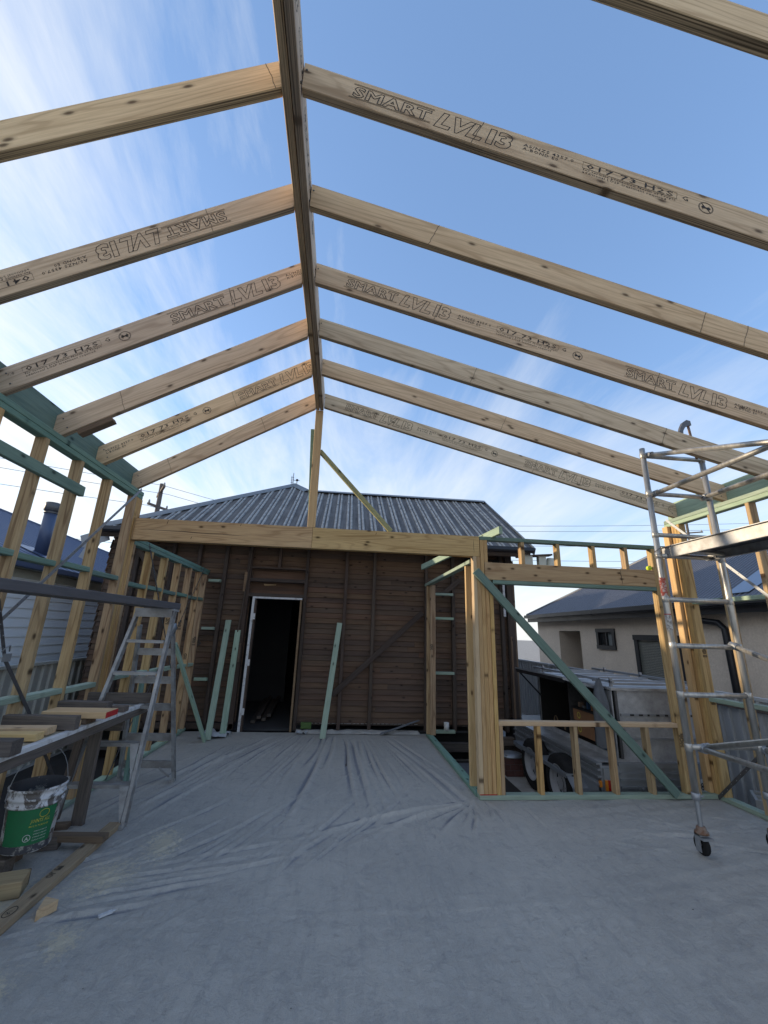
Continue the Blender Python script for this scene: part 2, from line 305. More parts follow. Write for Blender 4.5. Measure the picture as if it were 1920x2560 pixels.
# ---------------------------------------------------------------- object helpers
WM = {}
def tag(o, label=None, cat=None, group=None, kind=None):
    if label: o['label'] = label
    if cat: o['category'] = cat
    if group: o['group'] = group
    if kind: o['kind'] = kind
    return o
def link(o, M, parent=None):
    COL.objects.link(o); WM[o] = M
    if parent is not None:
        o.parent = parent; o.matrix_basis = WM[parent].inverted() @ M
    else: o.matrix_basis = M
    return o
def empty(name, loc, label, cat, group=None):
    o = bpy.data.objects.new(name, None); o.empty_display_size = .1
    link(o, Matrix.Translation(Vector(loc))); return tag(o, label, cat, group)
class MB:
    def __init__(s): s.v = []; s.f = []; s.m = []; s.sm = []
    def add(s, vs, fs, mi=0, smooth=False):
        k = len(s.v); s.v += [tuple(p) for p in vs]
        for f in fs: s.f.append([i+k for i in f]); s.m.append(mi); s.sm.append(smooth)
        return s
    def box(s, a, b, mi=0):
        x0, y0, z0 = [min(p, q) for p, q in zip(a, b)]; x1, y1, z1 = [max(p, q) for p, q in zip(a, b)]
        return s.add([(x0, y0, z0), (x1, y0, z0), (x1, y1, z0), (x0, y1, z0), (x0, y0, z1), (x1, y0, z1), (x1, y1, z1), (x0, y1, z1)],
                     [(0, 3, 2, 1), (4, 5, 6, 7), (0, 1, 5, 4), (1, 2, 6, 5), (2, 3, 7, 6), (3, 0, 4, 7)], mi)
    def bar(s, a, b, w, t, wdir=(0, 0, 1), mi=0):
        a, b = Vector(a), Vector(b); x = (b-a).normalized(); y = Vector(wdir); y = (y-y.dot(x)*x).normalized(); z = x.cross(y)
        vs = [p+i*y*w/2+j*z*t/2 for p in (a, b) for i, j in ((-1, -1), (1, -1), (1, 1), (-1, 1))]
        return s.add(vs, [(0, 3, 2, 1), (4, 5, 6, 7), (0, 1, 5, 4), (1, 2, 6, 5), (2, 3, 7, 6), (3, 0, 4, 7)], mi)
    def tube(s, pts, r, n=10, mi=0, caps=True):
        pts = [Vector(p) for p in pts]; rs = r if isinstance(r, (list, tuple)) else [r]*len(pts)
        d = (pts[1]-pts[0]).normalized(); ref = Vector((0, 0, 1)) if abs(d.z) < .9 else Vector((1, 0, 0))
        vs = []
        for i, p in enumerate(pts):
            d = (pts[min(i+1, len(pts)-1)]-pts[max(i-1, 0)]).normalized()
            u = (ref-ref.dot(d)*d).normalized(); v = d.cross(u)
            vs += [p+rs[i]*(math.cos(t)*u+math.sin(t)*v) for t in [2*math.pi*k/n for k in range(n)]]
        fs = [(i*n+k, i*n+(k+1) % n, (i+1)*n+(k+1) % n, (i+1)*n+k) for i in range(len(pts)-1) for k in range(n)]
        s.add(vs, fs, mi, True)
        if caps:
            k = len(s.v)-len(vs)
            s.f.append([k+i for i in range(n)][::-1]); s.m.append(mi); s.sm.append(False)
            s.f.append([k+(len(pts)-1)*n+i for i in range(n)]); s.m.append(mi); s.sm.append(False)
        return s
    def lathe(s, prof, c=(0, 0, 0), n=24, mi=0, axis='z', a0=0.0, a1=2*math.pi, smooth=True):
        full = abs(a1-a0-2*math.pi) < 1e-6; k = n if full else n+1; vs = []
        for r, h in prof:
            for i in range(k):
                t = a0+(a1-a0)*i/n; p = (r*math.cos(t), r*math.sin(t), h)
                if axis == 'x': p = (p[2], p[0], p[1])
                if axis == 'y': p = (p[0], p[2], p[1])
                vs.append((p[0]+c[0], p[1]+c[1], p[2]+c[2]))
        fs = [(j*k+i, j*k+(i+1) % k, (j+1)*k+(i+1) % k, (j+1)*k+i) for j in range(len(prof)-1) for i in range(n if full else n)]
        return s.add(vs, fs, mi, smooth)
    def sheet(s, grid, mi=0, smooth=True, thick=None):
        h, w_ = len(grid), len(grid[0]); vs = [p for r in grid for p in r]
        return s.add(vs, [(j*w_+i, j*w_+i+1, (j+1)*w_+i+1, (j+1)*w_+i) for j in range(h-1) for i in range(w_-1)], mi, smooth)
    def mesh(s, name, mats):
        me = bpy.data.meshes.new(name); me.from_pydata(s.v, [], s.f)
        for m in mats: me.materials.append(m)
        me.polygons.foreach_set('material_index', s.m); me.polygons.foreach_set('use_smooth', s.sm); me.update(); return me
    def build(s, name, mats, parent=None, label=None, cat=None, group=None, kind=None, origin=None, normals=False):
        mats = mats if isinstance(mats, (list, tuple)) else [mats]
        if origin is None:
            if parent is not None: origin = WM[parent].translation
            else:
                xs = [v[0] for v in s.v]; ys = [v[1] for v in s.v]; zs = [v[2] for v in s.v]
                origin = ((min(xs)+max(xs))/2, (min(ys)+max(ys))/2, min(zs))
        ox, oy, oz = origin
        s.v = [(a-ox, b-oy, c-oz) for a, b, c in s.v]
        me = s.mesh(name, mats)
        if normals:
            bm = bmesh.new(); bm.from_mesh(me); bmesh.ops.recalc_face_normals(bm, faces=bm.faces); bm.to_mesh(me); bm.free()
        o = bpy.data.objects.new(name, me)
        link(o, Matrix.Translation(Vector(origin)), parent)
        return tag(o, label, cat, group, kind)
TC = {}
def timber(name, a, b, w, t, wdir, mat, parent=None, cut=(0, 0), ch=.0035, **kw):
    a, b = Vector(a), Vector(b); L = (b-a).length
    key = (round(L, 3), round(w, 4), round(t, 4), mat.name, cut, ch)
    if key not in TC:
        m = MB(); hy, hz = w/2, t/2
        pr = [(-hy+ch, -hz), (hy-ch, -hz), (hy, -hz+ch), (hy, hz-ch), (hy-ch, hz), (-hy+ch, hz), (-hy, hz-ch), (-hy, -hz+ch)]
        vs = [(sx*L/2+cut[i]*y, y, z) for i, sx in ((0, -1), (1, 1)) for y, z in pr]
        m.add(vs, [[k, (k+1) % 8, 8+(k+1) % 8, 8+k] for k in range(8)]+[list(range(8))[::-1], list(range(8, 16))])
        TC[key] = m.mesh(name, [mat])
    o = bpy.data.objects.new(name, TC[key])
    x = (b-a).normalized(); y = Vector(wdir); y = (y-y.dot(x)*x).normalized(); z = x.cross(y); c = (a+b)/2
    M = Matrix(((x.x, y.x, z.x, c.x), (x.y, y.y, z.y, c.y), (x.z, y.z, z.z, c.z), (0, 0, 0, 1)))
    link(o, M, parent)
    return tag(o, **kw)
def tbox(name, lo, hi, mat, parent=None, grain=None, ch=.0045, **kw):
    """axis-aligned timber between two corners, grain along the longest side; the widest face carries the figure"""
    lo, hi = Vector(lo), Vector(hi); d = hi-lo; ax = sorted(range(3), key=lambda i: -abs(d[i]))
    g = ax[0] if grain is None else grain; rest = [i for i in (0, 1, 2) if i != g]; rest.sort(key=lambda i: -abs(d[i]))
    c = (lo+hi)/2; e = Vector((0, 0, 0)); e[g] = abs(d[g])/2; wd = [0, 0, 0]; wd[rest[0]] = 1
    return timber(name, c-e, c+e, abs(d[rest[0]]), abs(d[rest[1]]), wd, mat, parent, ch=ch, **kw)

# ---------------------------------------------------------------- ground, slab floor, sky-lit setting
g = MB(); g.add([(-120, -120, -.45), (120, -120, -.45), (120, 200, -.45), (-120, 200, -.45)], [(0, 1, 2, 3)])
g.build('ground', GROUNDM, kind='structure', origin=(0, 0, -.45))

import numpy as np
FX0, FY0, ST = -2.46, -1.6, .018
FNX, FNY = int((4.26-FX0)/ST), int((7.52-FY0)/ST)
gx, gy = np.meshgrid(FX0+ST*np.arange(FNX+1), FY0+ST*np.arange(FNY+1))
def base_h(x, y):
    h = .003*noise.noise(Vector((x*1.7, y*1.7, 0)))+.0012*noise.noise(Vector((x*9, y*9, 3)))
    if x > 1.8: h += .012*noise.noise(Vector((x*1.5+y*.6, y*10-x*2, 6)))*min(1, (x-1.8)/.8)
    h += .005*noise.noise(Vector((x*8, y*.8, 8)))*max(0, min(1, (3.6-y)/1.5))
    h += .004*noise.noise(Vector((x*3.5, y*3.5, 12)))
    return h
FH = np.array([[base_h(x, y) for x in gx[0]] for y in gy[:, 0]])
CH = np.zeros_like(FH); frnd = random.Random(11)
def crease(x0, y0, ang, L, amp, w_, bend=0.0, grow=.25):
    """one raised fold of the sheet: starts at x0,y0, runs L metres at ang degrees from the house direction"""
    global CH
    a = math.radians(ang); dx, dy = math.sin(a), math.cos(a)
    m = 2*w_+abs(bend)+.1
    xs = (min(x0, x0+dx*L)-m, max(x0, x0+dx*L)+m); ys = (min(y0, y0+dy*L)-m, max(y0, y0+dy*L)+m)
    i0, i1 = [int(min(max((v-FX0)/ST, 0), FNX)) for v in xs]; j0, j1 = [int(min(max((v-FY0)/ST, 0), FNY)) for v in ys]
    X = gx[j0:j1+1, i0:i1+1]-x0; Y = gy[j0:j1+1, i0:i1+1]-y0
    t = (X*dx+Y*dy)/L; d = X*dy-Y*dx
    ph = frnd.uniform(0, 6)
    d = d-bend*np.sin(np.clip(t, 0, 1)*math.pi)-.012*np.sin(t*7+ph)
    e = np.clip(t/.12, 0, 1)*np.clip((1-t)/.45, 0, 1)*(.75+.25*np.sin(t*9+ph)); ww = w_*(.6+grow*2*np.clip(t, 0, 1))
    CH[j0:j1+1, i0:i1+1] += 1.15*amp*e*(np.exp(-(d/ww)**2)-.55*np.exp(-((d-1.7*ww)/ww)**2))
for i in range(30):      # folds fanning out from the doorway and the house wall
    x = -.95+1.9*(i+frnd.uniform(-.4, .4))/30
    ang = 180+(x-.15)*-19+frnd.uniform(-2, 2)
    crease(x, 7.38-.1*frnd.random(), 360-ang if False else ang+0, frnd.uniform(1.6, 3.6), frnd.uniform(.008, .020), frnd.uniform(.016, .034), frnd.uniform(-.06, .06))
for i in range(16):
    crease(-1.25+frnd.uniform(-.45, .3), 6.6+frnd.uniform(-.7, .4), 180+14+frnd.uniform(-7, 7), frnd.uniform(1.2, 2.9), frnd.uniform(.008, .018), frnd.uniform(.016, .03), frnd.uniform(-.05, .05))
for i in range(15):
    crease(-1.75+i*.13+frnd.uniform(-.05, .05), 3.35+frnd.uniform(-.1, .5), 29+frnd.uniform(-6, 7), frnd.uniform(.8, 2.1), frnd.uniform(.006, .014), frnd.uniform(.014, .028), frnd.uniform(-.04, .04))
for ang, L, am, w_, b in ((246, 2.05, .030, .026, .05), (242, 1.5, .020, .02, -.03), (236, 1.7, .016, .03, .04), (228, .9, .016, .02, 0), (216, 1.1, .018, .022, 0), (206, .7, .012, .018, 0), (196, .9, .014, .02, 0), (187, .6, .010, .018, 0), (252, .9, .014, .02, 0), (176, .7, .010, .018, 0), (168, .5, .008, .016, 0)):
    crease(1.46+(.0 if ang > 190 else .12), 4.70, ang, L, am, w_, b)
for i in range(6): crease(-1.75+.1*i, 3.0+.12*i, 71+frnd.uniform(-4, 4), frnd.uniform(.9, 1.6), frnd.uniform(.008, .014), .026, .03)
for i in range(10): crease(-2.0+.07*i, 2.7+frnd.uniform(0, .9), 55+frnd.uniform(-10, 10), frnd.uniform(.4, .8), frnd.uniform(.006, .011), .016, .02)
for i in range(16): crease(1.9+.14*i, 4.68, 178+frnd.uniform(-14, 10), frnd.uniform(.25, .8), frnd.uniform(.004, .009), .018)
for i in range(14): crease(2.2+frnd.uniform(0, 1.5), 2.2+frnd.uniform(0, 2.3), 105+frnd.uniform(-14, 14), frnd.uniform(.5, 1.2), frnd.uniform(.005, .010), .022, .05)
for i in range(12): crease(frnd.uniform(-1.2, 1.5), frnd.uniform(3.2, 6.6), frnd.uniform(150, 215), frnd.uniform(.4, 1.1), frnd.uniform(.003, .007), .018, .03)
crease(-1.9, 3.0, 87, 5.6, .003, .03, .1)
for i in range(9): crease(-.9+.37*i+frnd.uniform(-.1, .1), 3.0, 180+frnd.uniform(-9, 9), frnd.uniform(.9, 1.9), frnd.uniform(.002, .004), .03, .03)
edge = np.clip((gx+2.34)/.08, 0, 1)
FH = (FH+CH)*edge
def floor_h(x, y): return float(FH[int(min(max((y-FY0)/ST, 0), FNY)), int(min(max((x-FX0)/ST, 0), FNX))])
keep = ~((gx > 1.53) & (gy > 4.80)); ids = np.full(gx.shape, -1); ids[keep] = np.arange(keep.sum())
vv = np.stack([gx[keep], gy[keep], FH[keep]], 1)
qd = np.stack([ids[:-1, :-1], ids[:-1, 1:], ids[1:, 1:], ids[1:, :-1]], -1).reshape(-1, 4); qd = qd[(qd >= 0).all(1)]
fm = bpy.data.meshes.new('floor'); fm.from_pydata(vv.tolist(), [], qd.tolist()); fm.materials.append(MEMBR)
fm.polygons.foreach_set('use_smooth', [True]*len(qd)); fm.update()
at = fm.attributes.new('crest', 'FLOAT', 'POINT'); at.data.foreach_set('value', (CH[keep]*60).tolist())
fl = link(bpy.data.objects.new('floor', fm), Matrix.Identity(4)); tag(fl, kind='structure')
g = MB(); g.box((-2.45, -1.6, -.13), (4.235, 4.78, -.012)); g.box((-2.45, 4.78, -.13), (1.56, 7.5, -.012))
g.build('floor_deck', GREYW, kind='structure')
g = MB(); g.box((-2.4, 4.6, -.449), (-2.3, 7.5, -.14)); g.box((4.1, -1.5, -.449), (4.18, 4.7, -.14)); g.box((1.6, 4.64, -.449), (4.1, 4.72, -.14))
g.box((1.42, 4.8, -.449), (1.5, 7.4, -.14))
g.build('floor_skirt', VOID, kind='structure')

g = MB(); g.add([(-4.4, -1.6, -.446), (-2.46, -1.6, -.446), (-2.46, 20, -.446), (-4.4, 20, -.446)], [(0, 1, 2, 3)]); g.add([(1.5, 4.8, -.446), (2.62, 4.8, -.446), (2.62, 7.7, -.446), (1.5, 7.7, -.446)], [(0, 1, 2, 3)])
g.build('shade_ground', plain('shade_darkened_ground', (.035, .03, .026), .95, 0, 9, .5, bs=.5), kind='structure')  # near-black sheets over the ground, painting in the shade of the side gaps
g = MB(); g.box((-4.1, 7.80, -.447), (2.9, 7.84, -.03)); g.build('underfloor_shade_panel', VOID, kind='structure')  # black panel that paints in the darkness below the old house

# ---------------------------------------------------------------- left wall frame
WX0, WX1 = -2.45, -2.36
lw = empty('wall_frame', (-2.405, 2.4, 0), 'tall stud wall frame along the left side, below the left rafters', 'wall frame')
tbox('bottom_plate', (WX0, 0, .002), (WX1, 4.82, .045), TEALP, lw)
for y in (2.72, 3.18, 3.64, 4.12): tbox('stud', (WX0, y, .045), (WX1, y+.045, 2.99), PINE, lw)
for y in (4.64, 4.6855, 4.731, 4.7765): tbox('stud', (WX0+random.uniform(0, .003), y, .045), (WX1-random.uniform(0, .004), y+.0445, 2.99), PINE, lw)
for i, (a, b) in enumerate(((2.0, 2.72), (2.765, 3.18), (3.225, 3.64), (3.685, 4.12), (4.165, 4.64))):
    z = 2.055+(.004, .0, -.006, .012, -.004)[i]
    tbox('noggin', (WX0+.002, a, z), (WX1-.002, b, z+.045), TEAL, lw)
    z = 1.045-.01*i
    tbox('noggin', (WX0+.002, a, z), (WX1-.002, b, z+.045), TEALP, lw)
tbox('top_plate', (WX0, 0, 2.99), (WX1, 4.80, 3.035), TEAL, lw)
tbox('top_plate', (WX0+.002, 0, 3.0355), (WX1+.003, 4.805, 3.0805), TEAL, lw)
tbox('ledger_board', (-2.488, 0, 3.081), (-2.444, 4.80, 3.335), TEAL, lw)
# loose treated board nailed across the studs
tbox('treated_board', (-2.359, 1.2, 2.675), (-2.314, 3.70, 2.765), TEAL, label='dark green board nailed across the inside of the left studs, just under the plate', cat='board')

# lower left wall frame, behind
ll = empty('wall_frame', (-2.405, 6.2, 0), 'lower stud wall frame running back to the brown house behind the ladder', 'wall frame')
tbox('bottom_plate', (WX0, 4.825, .002), (WX1, 7.55, .045), TEALP, ll)
ys = (5.30, 5.76, 6.235, 6.70, 7.15, 7.46)
for y in ys: tbox('stud', (WX0, y, .045), (WX1, y+.045, 2.475), PINE, ll)
tbox('stud', (WX0, 4.825, .045), (WX1, 4.868, 2.475), PINE, ll)
pr = 4.87
for i, y in enumerate(ys):
    tbox('noggin', (WX0+.002, pr, 2.02+.008*(i % 2)), (WX1-.002, y, 2.065+.008*(i % 2)), TEAL, ll)
    tbox('noggin', (WX0+.002, pr, 1.03-.01*i), (WX1-.002, y, 1.075-.01*i), TEALP, ll); pr = y+.045
tbox('top_plate', (WX0, 4.825, 2.475), (WX1, 7.55, 2.520), TEAL, ll)
tbox('top_plate', (WX0+.002, 4.825, 2.5205), (WX1+.002, 7.60, 2.566), TEAL, ll)

# ---------------------------------------------------------------- header beam over the wide opening
hd = empty('header_beam', (-.4, 4.745, 2.507), 'long orange laminated header beam spanning the wide opening in front of the brown house', 'beam')
tbox('beam_board', (-2.335, 4.70, 2.507), (-.383, 4.7445, 2.755), HDR, hd)
tbox('beam_board', (-.380, 4.70, 2.507), (1.598, 4.7445, 2.753), HDR, hd)
tbox('beam_board', (-2.335, 4.7455, 2.507), (1.598, 4.79, 2.754), HDR, hd)
tbox('packer', (-2.358, 4.703, 2.505), (-2.337, 4.788, 2.757), PINE, hd, grain=2)
def crack(parent, pts, wd, y, name='split'):
    m = MB(); vs = []
    for i, (x, z) in enumerate(pts):
        hw = wd*(.25+.75*math.sin(math.pi*i/(len(pts)-1))) if i not in (0, len(pts)-1) else wd*.15
        d = Vector((pts[min(i+1, len(pts)-1)][0]-pts[max(i-1, 0)][0], 0, pts[min(i+1, len(pts)-1)][1]-pts[max(i-1, 0)][1])).normalized()
        n = Vector((-d.z, 0, d.x))*hw
        vs += [(x+n.x, y-.0006, z+n.z), (x-n.x, y-.0006, z-n.z), (x+n.x, y+.001, z+n.z), (x-n.x, y+.001, z-n.z)]
    fs = [(4*i, 4*i+1, 4*i+5, 4*i+4) for i in range(len(pts)-1)]+[(4*i, 4*i+4, 4*i+6, 4*i+2) for i in range(len(pts)-1)]+[(4*i+1, 4*i+3, 4*i+7, 4*i+5) for i in range(len(pts)-1)]
    m.add(vs, fs); return m.build(name, INK, parent)
crack(hd, [(-2.30+.1*i, 2.632-.002*i+random.uniform(-.003, .003)) for i in range(13)], .0035, 4.70)
crack(hd, [(1.53+random.uniform(-.003, .003), 2.54+.03*i) for i in range(7)], .002, 4.70)
for x, z0, z1 in ((-2.0, 2.69, 2.75), (-1.2, 2.72, 2.752), (-1.72, 2.54, 2.575), (.35, 2.70, 2.735)):
    crack(hd, [(x+.004*i, z0+(z1-z0)*i/3) for i in range(4)], .003, 4.70, 'pencil_mark')

# ---------------------------------------------------------------- window wall frame (front right)
ww = empty('wall_frame', (2.8, 4.745, 0), 'low framed wall with a window opening in front of the trailer', 'wall frame')
tbox('bottom_plate', (1.516, 4.70, .001), (4.148, 4.79, .046), TEALP, ww)
tbox('rail', (1.747, 4.699, .690), (3.798, 4.789, .735), PINEP, ww)
for x in (2.166, 2.580, 2.994, 3.409): tbox('short_stud', (x, 4.701, .0465), (x+.045, 4.789, .6895), PINE, ww)
tbox('short_stud', (1.7475, 4.702, .0465), (1.79, 4.789, .6895), PINE, ww)
tbox('lintel', (1.656, 4.699, 2.240), (3.798, 4.744, 2.443), PINL, ww)
tbox('lintel', (1.656, 4.745, 2.240), (3.798, 4.789, 2.442), PINL, ww)
tbox('lintel_plate', (1.7475, 4.70, 2.195), (3.798, 4.789, 2.2395), TEAL, ww)
tbox('top_plate', (1.603, 4.70, 2.711), (4.06, 4.789, 2.756), TEAL, ww)
for x in (2.113, 2.562, 3.018, 3.44): tbox('short_stud', (x, 4.701, 2.4435), (x+.045, 4.789, 2.7105), PINE, ww)
tbox('stud', (3.80, 4.701, .0465), (3.8445, 4.789, 2.7105), PINE, ww)
tbox('stud', (3.8455, 4.702, .0465), (3.889, 4.789, 2.7105), PINE, ww)
tbox('stud', (3.925, 4.701, .0465), (3.97, 4.789, 2.7105), PINE, ww)
for x, z0, z1 in ((3.35, 2.25, 2.44),): crack(ww, [(x+.006*math.sin(i*2.2)+.012*(i/8), z1+(z0-z1)*i/8) for i in range(9)], .004, 4.699, 'scarf_joint')

# built-up post
bp = empty('built_up_post', (1.63, 4.745, .046), 'thick post of five studs side by side where the header beam ends', 'post')
for i, (x, zt) in enumerate(((1.516, 2.5065), (1.5615, 2.5065), (1.607, 2.7105), (1.6525, 2.2395), (1.7015, 2.1945))):
    tbox('stud', (x, 4.6995+random.uniform(-.001, .002), .0465), (x+.0445, 4.789, zt), PINE if i else PINEP, bp)
tbox('stud', (1.6525, 4.7455, 2.4435), (1.697, 4.79, 2.7105), PINE, bp); tbox('stud', (1.6525, 4.7005, 2.4435), (1.697, 4.7445, 2.7105), PINE, bp)
m = MB(); m.box((1.517, 4.6975, .047), (1.70, 4.6992, .056)); m.build('red_marking', REDP, bp)

# inner side wall frame
iw = empty('wall_frame', (1.545, 6.1, 0), 'open side wall frame running from the built-up post back to the house', 'wall frame')
tbox('bottom_plate', (1.50, 4.795, .002), (1.59, 7.38, .045), TEAL, iw)
tbox('stud', (1.50, 4.96, .0455), (1.59, 5.0045, 2.43), PINEP, iw)
tbox('stud', (1.49, 7.27, .0455), (1.58, 7.3145, 2.425), PINE, iw); tbox('stud', (1.54, 7.21, .0455), (1.63, 7.2545, 2.425), PINE, iw)
timber('top_plate', (1.545, 4.80, 2.462), (1.525, 7.42, 2.447), .09, .045, (1, 0, 0), TEALP, iw)
for z in (2.275, 1.85, .935, .025): tbox('noggin', (1.66, 7.42, z), (2.005, 7.51, z+.045), TEALP, iw)
timber('treated_brace', (1.356, 7.0, 2.705), (1.80, 4.52, 2.80), .09, .045, (0, 0, 1), TEALP, label='pale green board lying behind the header, its end poking up over the post', cat='board')

# right wall frame
rw = empty('wall_frame', (4.195, 3.0, 0), 'sunlit stud wall frame along the right side behind the scaffold tower', 'wall frame')
tbox('bottom_plate', (4.15, 0, .002), (4.24, 4.84, .046), TEALP, rw)
for y in (2.75, 3.22, 3.685, 4.15, 4.61, 4.6565, 4.703): tbox('stud', (4.15+random.uniform(0, .003), y, .0465), (4.24, y+.0445, 3.03), PINE, rw)
tbox('stud', (4.107, 4.747, .0465), (4.1495, 4.835, 3.03), PINEP, rw); tbox('stud', (4.151, 4.7495, .0465), (4.24, 4.794, 3.03), PINE, rw)
pr = 2.2
for i, y in enumerate((2.75, 3.22, 3.685, 4.15, 4.61)):
    tbox('noggin', (4.152, pr, 2.045), (4.238, y, 2.09), TEALP, rw); tbox('noggin', (4.152, pr, 1.02-.01*i), (4.238, y, 1.065-.01*i), TEALP, rw); pr = y+.045
tbox('top_plate', (4.15, 0, 3.031), (4.24, 4.84, 3.076), TEALP, rw)
tbox('top_plate', (4.148, 0, 3.0765), (4.238, 4.835, 3.1215), TEALP, rw)
tbox('ledger_board', (4.20, 0, 3.122), (4.245, 4.81, 3.340), TEALP, rw)

STUDMARKS = [((4.197, 4.6085), .95, 'HO'), ((4.197, 4.6085), 1.45, '10F'), ((4.197, 4.1485), 1.7, 'HO'), ((3.822, 4.6995), .5, 'HOF'), ((1.56, 7.208), 1.35, 'HO'), ((-2.405, 6.6985), 1.55, '10F'), ((-2.405, 6.2335), 1.62, 'PZ'), ((-2.405, 7.1485), 1.1, 'HO'), ((-2.405, 7.4585), 1.3, '10F')]
# ---------------------------------------------------------------- rafters with their printing
def text_mesh(txt, size, wid, outline, shear=0.0, thick=.0021, spc=1.12, fat=.03):
    c = bpy.data.curves.new('t', 'FONT'); c.body = txt; c.size = size; c.shear = shear; c.resolution_u = 2 if outline else 1
    c.space_character = spc; c.offset = size*(fat if outline else .008)
    if outline: c.fill_mode = 'NONE'; c.bevel_depth = thick; c.bevel_resolution = 0
    o = bpy.data.objects.new('t', c); COL.objects.link(o)
    dg = bpy.context.evaluated_depsgraph_get(); dg.update()
    me = bpy.data.meshes.new_from_object(o.evaluated_get(dg)); COL.objects.unlink(o); bpy.data.objects.remove(o); bpy.data.curves.remove(c)
    vs = [v.co.copy() for v in me.vertices]; fs = [list(p.vertices) for p in me.polygons]; bpy.data.meshes.remove(me)
    x0 = min(v.x for v in vs); x1 = max(v.x for v in vs); k = wid/(x1-x0)
    return [Vector(((v.x-x0)*k, v.y, v.z*.25)) for v in vs], fs
def print_run(num='017 73 H2S', tri=False):
    parts = []
    def T(txt, size, wid, x, y, ol, **kw):
        v, f = text_mesh(txt, size, wid, ol, **kw); parts.append(([p+Vector((x, y, 0)) for p in v], f))
    def line(x0, y0, x1, y1, w_=.0016):
        m = MB(); m.bar((x0, y0, 0), (x1, y1, 0), w_, .0006, (0, 1, .001)); parts.append(([Vector(p) for p in m.v], m.f))
    T('SMART', .104, .41, .012, -.033, True)
    for yy in (.052, .059, -.043, -.050): line(0, yy, .43, yy, .0017)
    T('LVL', .155, .255, .448, -.052, True, shear=.26, spc=1.0, fat=.042); T('13', .155, .135, .722, -.052, True, shear=.08, spc=.82, fat=.042)
    T('AS/NZS 4357.0', .030, .27, .915, .012, False); T('A-BOND E0', .030, .19, .915, -.016, False)
    for a in ((1.235, .042, 1.745, .042), (1.235, -.004, 1.745, -.004), (1.235, -.004, 1.235, .042), (1.745, -.004, 1.745, .042)): line(*a)
    T(num, .050, .47, 1.255, .003, False)
    T('for termite protection North of Tropic', .021, .50, 1.24, -.021, False); T('additional LOSP treatment required', .021, .45, 1.24, -.041, False)
    T('G', .046, .032, 1.775, .004, False)
    for rr in (.040, .036):
        m = MB(); n = 22; m.tube([(1.905+rr*math.cos(2*math.pi*i/n), rr*math.sin(2*math.pi*i/n), 0) for i in range(n+1)], .0011, 4, caps=False); parts.append(([Vector((p[0], p[1], p[2]*.3)) for p in m.v], m.f))
    line(1.879, .026, 1.931, -.026, .004)
    m = MB(); m.add([(1.905+.017*math.cos(t)*1.5, .009*math.sin(t)+.004*math.sin(3*t), .0003) for t in [2*math.pi*i/12 for i in range(12)]], [list(range(12))]); parts.append(([Vector(p) for p in m.v], m.f))
    for s_ in (-1, 1):
        line(1.893, .004*s_, 1.885, .018*s_, .002); line(1.915, .004*s_, 1.924, .018*s_, .002)
    if tri:
        for a in ((1.975, -.03, 2.045, -.03), (1.975, -.03, 2.01, .035), (2.045, -.03, 2.01, .035)): line(*a, .003)
        T('H.Q', .022, .03, 1.995, -.02, False)
    return parts
for (x, y), z, t in STUDMARKS:
    vs, fs = text_mesh(t, .06, .045*len(t), True, thick=.0025); m = MB(); m.add([(x-.02+p.y, y-.001-p.z, z+p.x) for p in vs], fs)
    m.build('stamped_letter', INK, rw if x > 4 else ww if x > 3 else iw if x > 0 else ll)
RUNS = {'a': print_run(), 'b': print_run('041 59 H2S', True)}
def stamp(parent, M, starts, run, smin, smax, flip=False):
    """lettering printed along the near face: M maps (distance along, height) onto the face"""
    k = 1.045 if not flip else .96
    for s0 in starts:
        m = MB()
        for vs, fs in RUNS[run]:
            q = [((s0+p.x*k) if not flip else (s0-p.x*k), p.y*(1 if not flip else -1), p.z) for p in vs]
            keep = [f for f in fs if all(smin < q[i][0] < smax for i in f)]
            used = sorted({i for f in keep for i in f}); mp_ = {i: n for n, i in enumerate(used)}
            m.add([M @ Vector(q[i]) for i in used], [[mp_[i] for i in f] for f in keep])
        if m.v: m.build('printed_lettering', INK, parent)
def rafter(name, xa, za, xb, zb, y, label, runs=None, run='a', flip=False, joints=(), depth=.19, screws=True):
    """xa,za top edge at the ridge, xb,zb top edge at the eave"""
    sgn = 1 if xb > xa else -1
    top0, top1 = Vector((min(xa, xb), 0, za if sgn > 0 else zb)), Vector((max(xa, xb), 0, zb if sgn > 0 else za))
    d = (top1-top0).normalized(); v = Vector((-d.z, 0, d.x)); sl_ = d.z/d.x
    c0 = top0-v*depth/2; c1 = top1-v*depth/2
    # both ends cut plumb
    s0 = (top0.x-c0.x)/d.x; s1 = (top1.x-c1.x)/d.x
    a = c0+d*s0; b = c1+d*s1; a.y = b.y = y+.0225
    tn = sl_
    o = timber('rafter', a, b, depth, .045, (0, 0, 1), LVL, cut=(tn, tn), label=label, cat='rafter', group='laminated rafters of the roof frame')
    M = Matrix(((d.x, v.x, 0, top0.x-v.x*depth/2), (0, 0, -1, y-.0007), (d.z, v.z, 0, top0.z-v.z*depth/2), (0, 0, 0, 1)))
    L = (top1-top0).length
    if runs: stamp(o, M, runs, run, .03, L-.03, flip)
    for s in joints:
        m = MB(); pts = []
        for i in range(9):
            h = -depth/2+.002+(depth-.004)*i/8
            pts.append(M @ Vector((s+random.uniform(-.0035, .0035)+.03*(h/depth), h, 0)))
        for p, q in zip(pts, pts[1:]): m.bar(p, q, .0026, .0012, (1, 0, 0))
        m.build('scarf_joint', INK, o)
    if screws:
        for s in (.03, L-.03):
            for h in (-.05, .04):
                m = MB(); p = M @ Vector((s, h, 0)); m.lathe([(.006, .001), (.006, -.002), (0, -.002)], (p.x, p.y, p.z), 8, axis='y'); m.build('screw_head', STEELD, o)
    return o
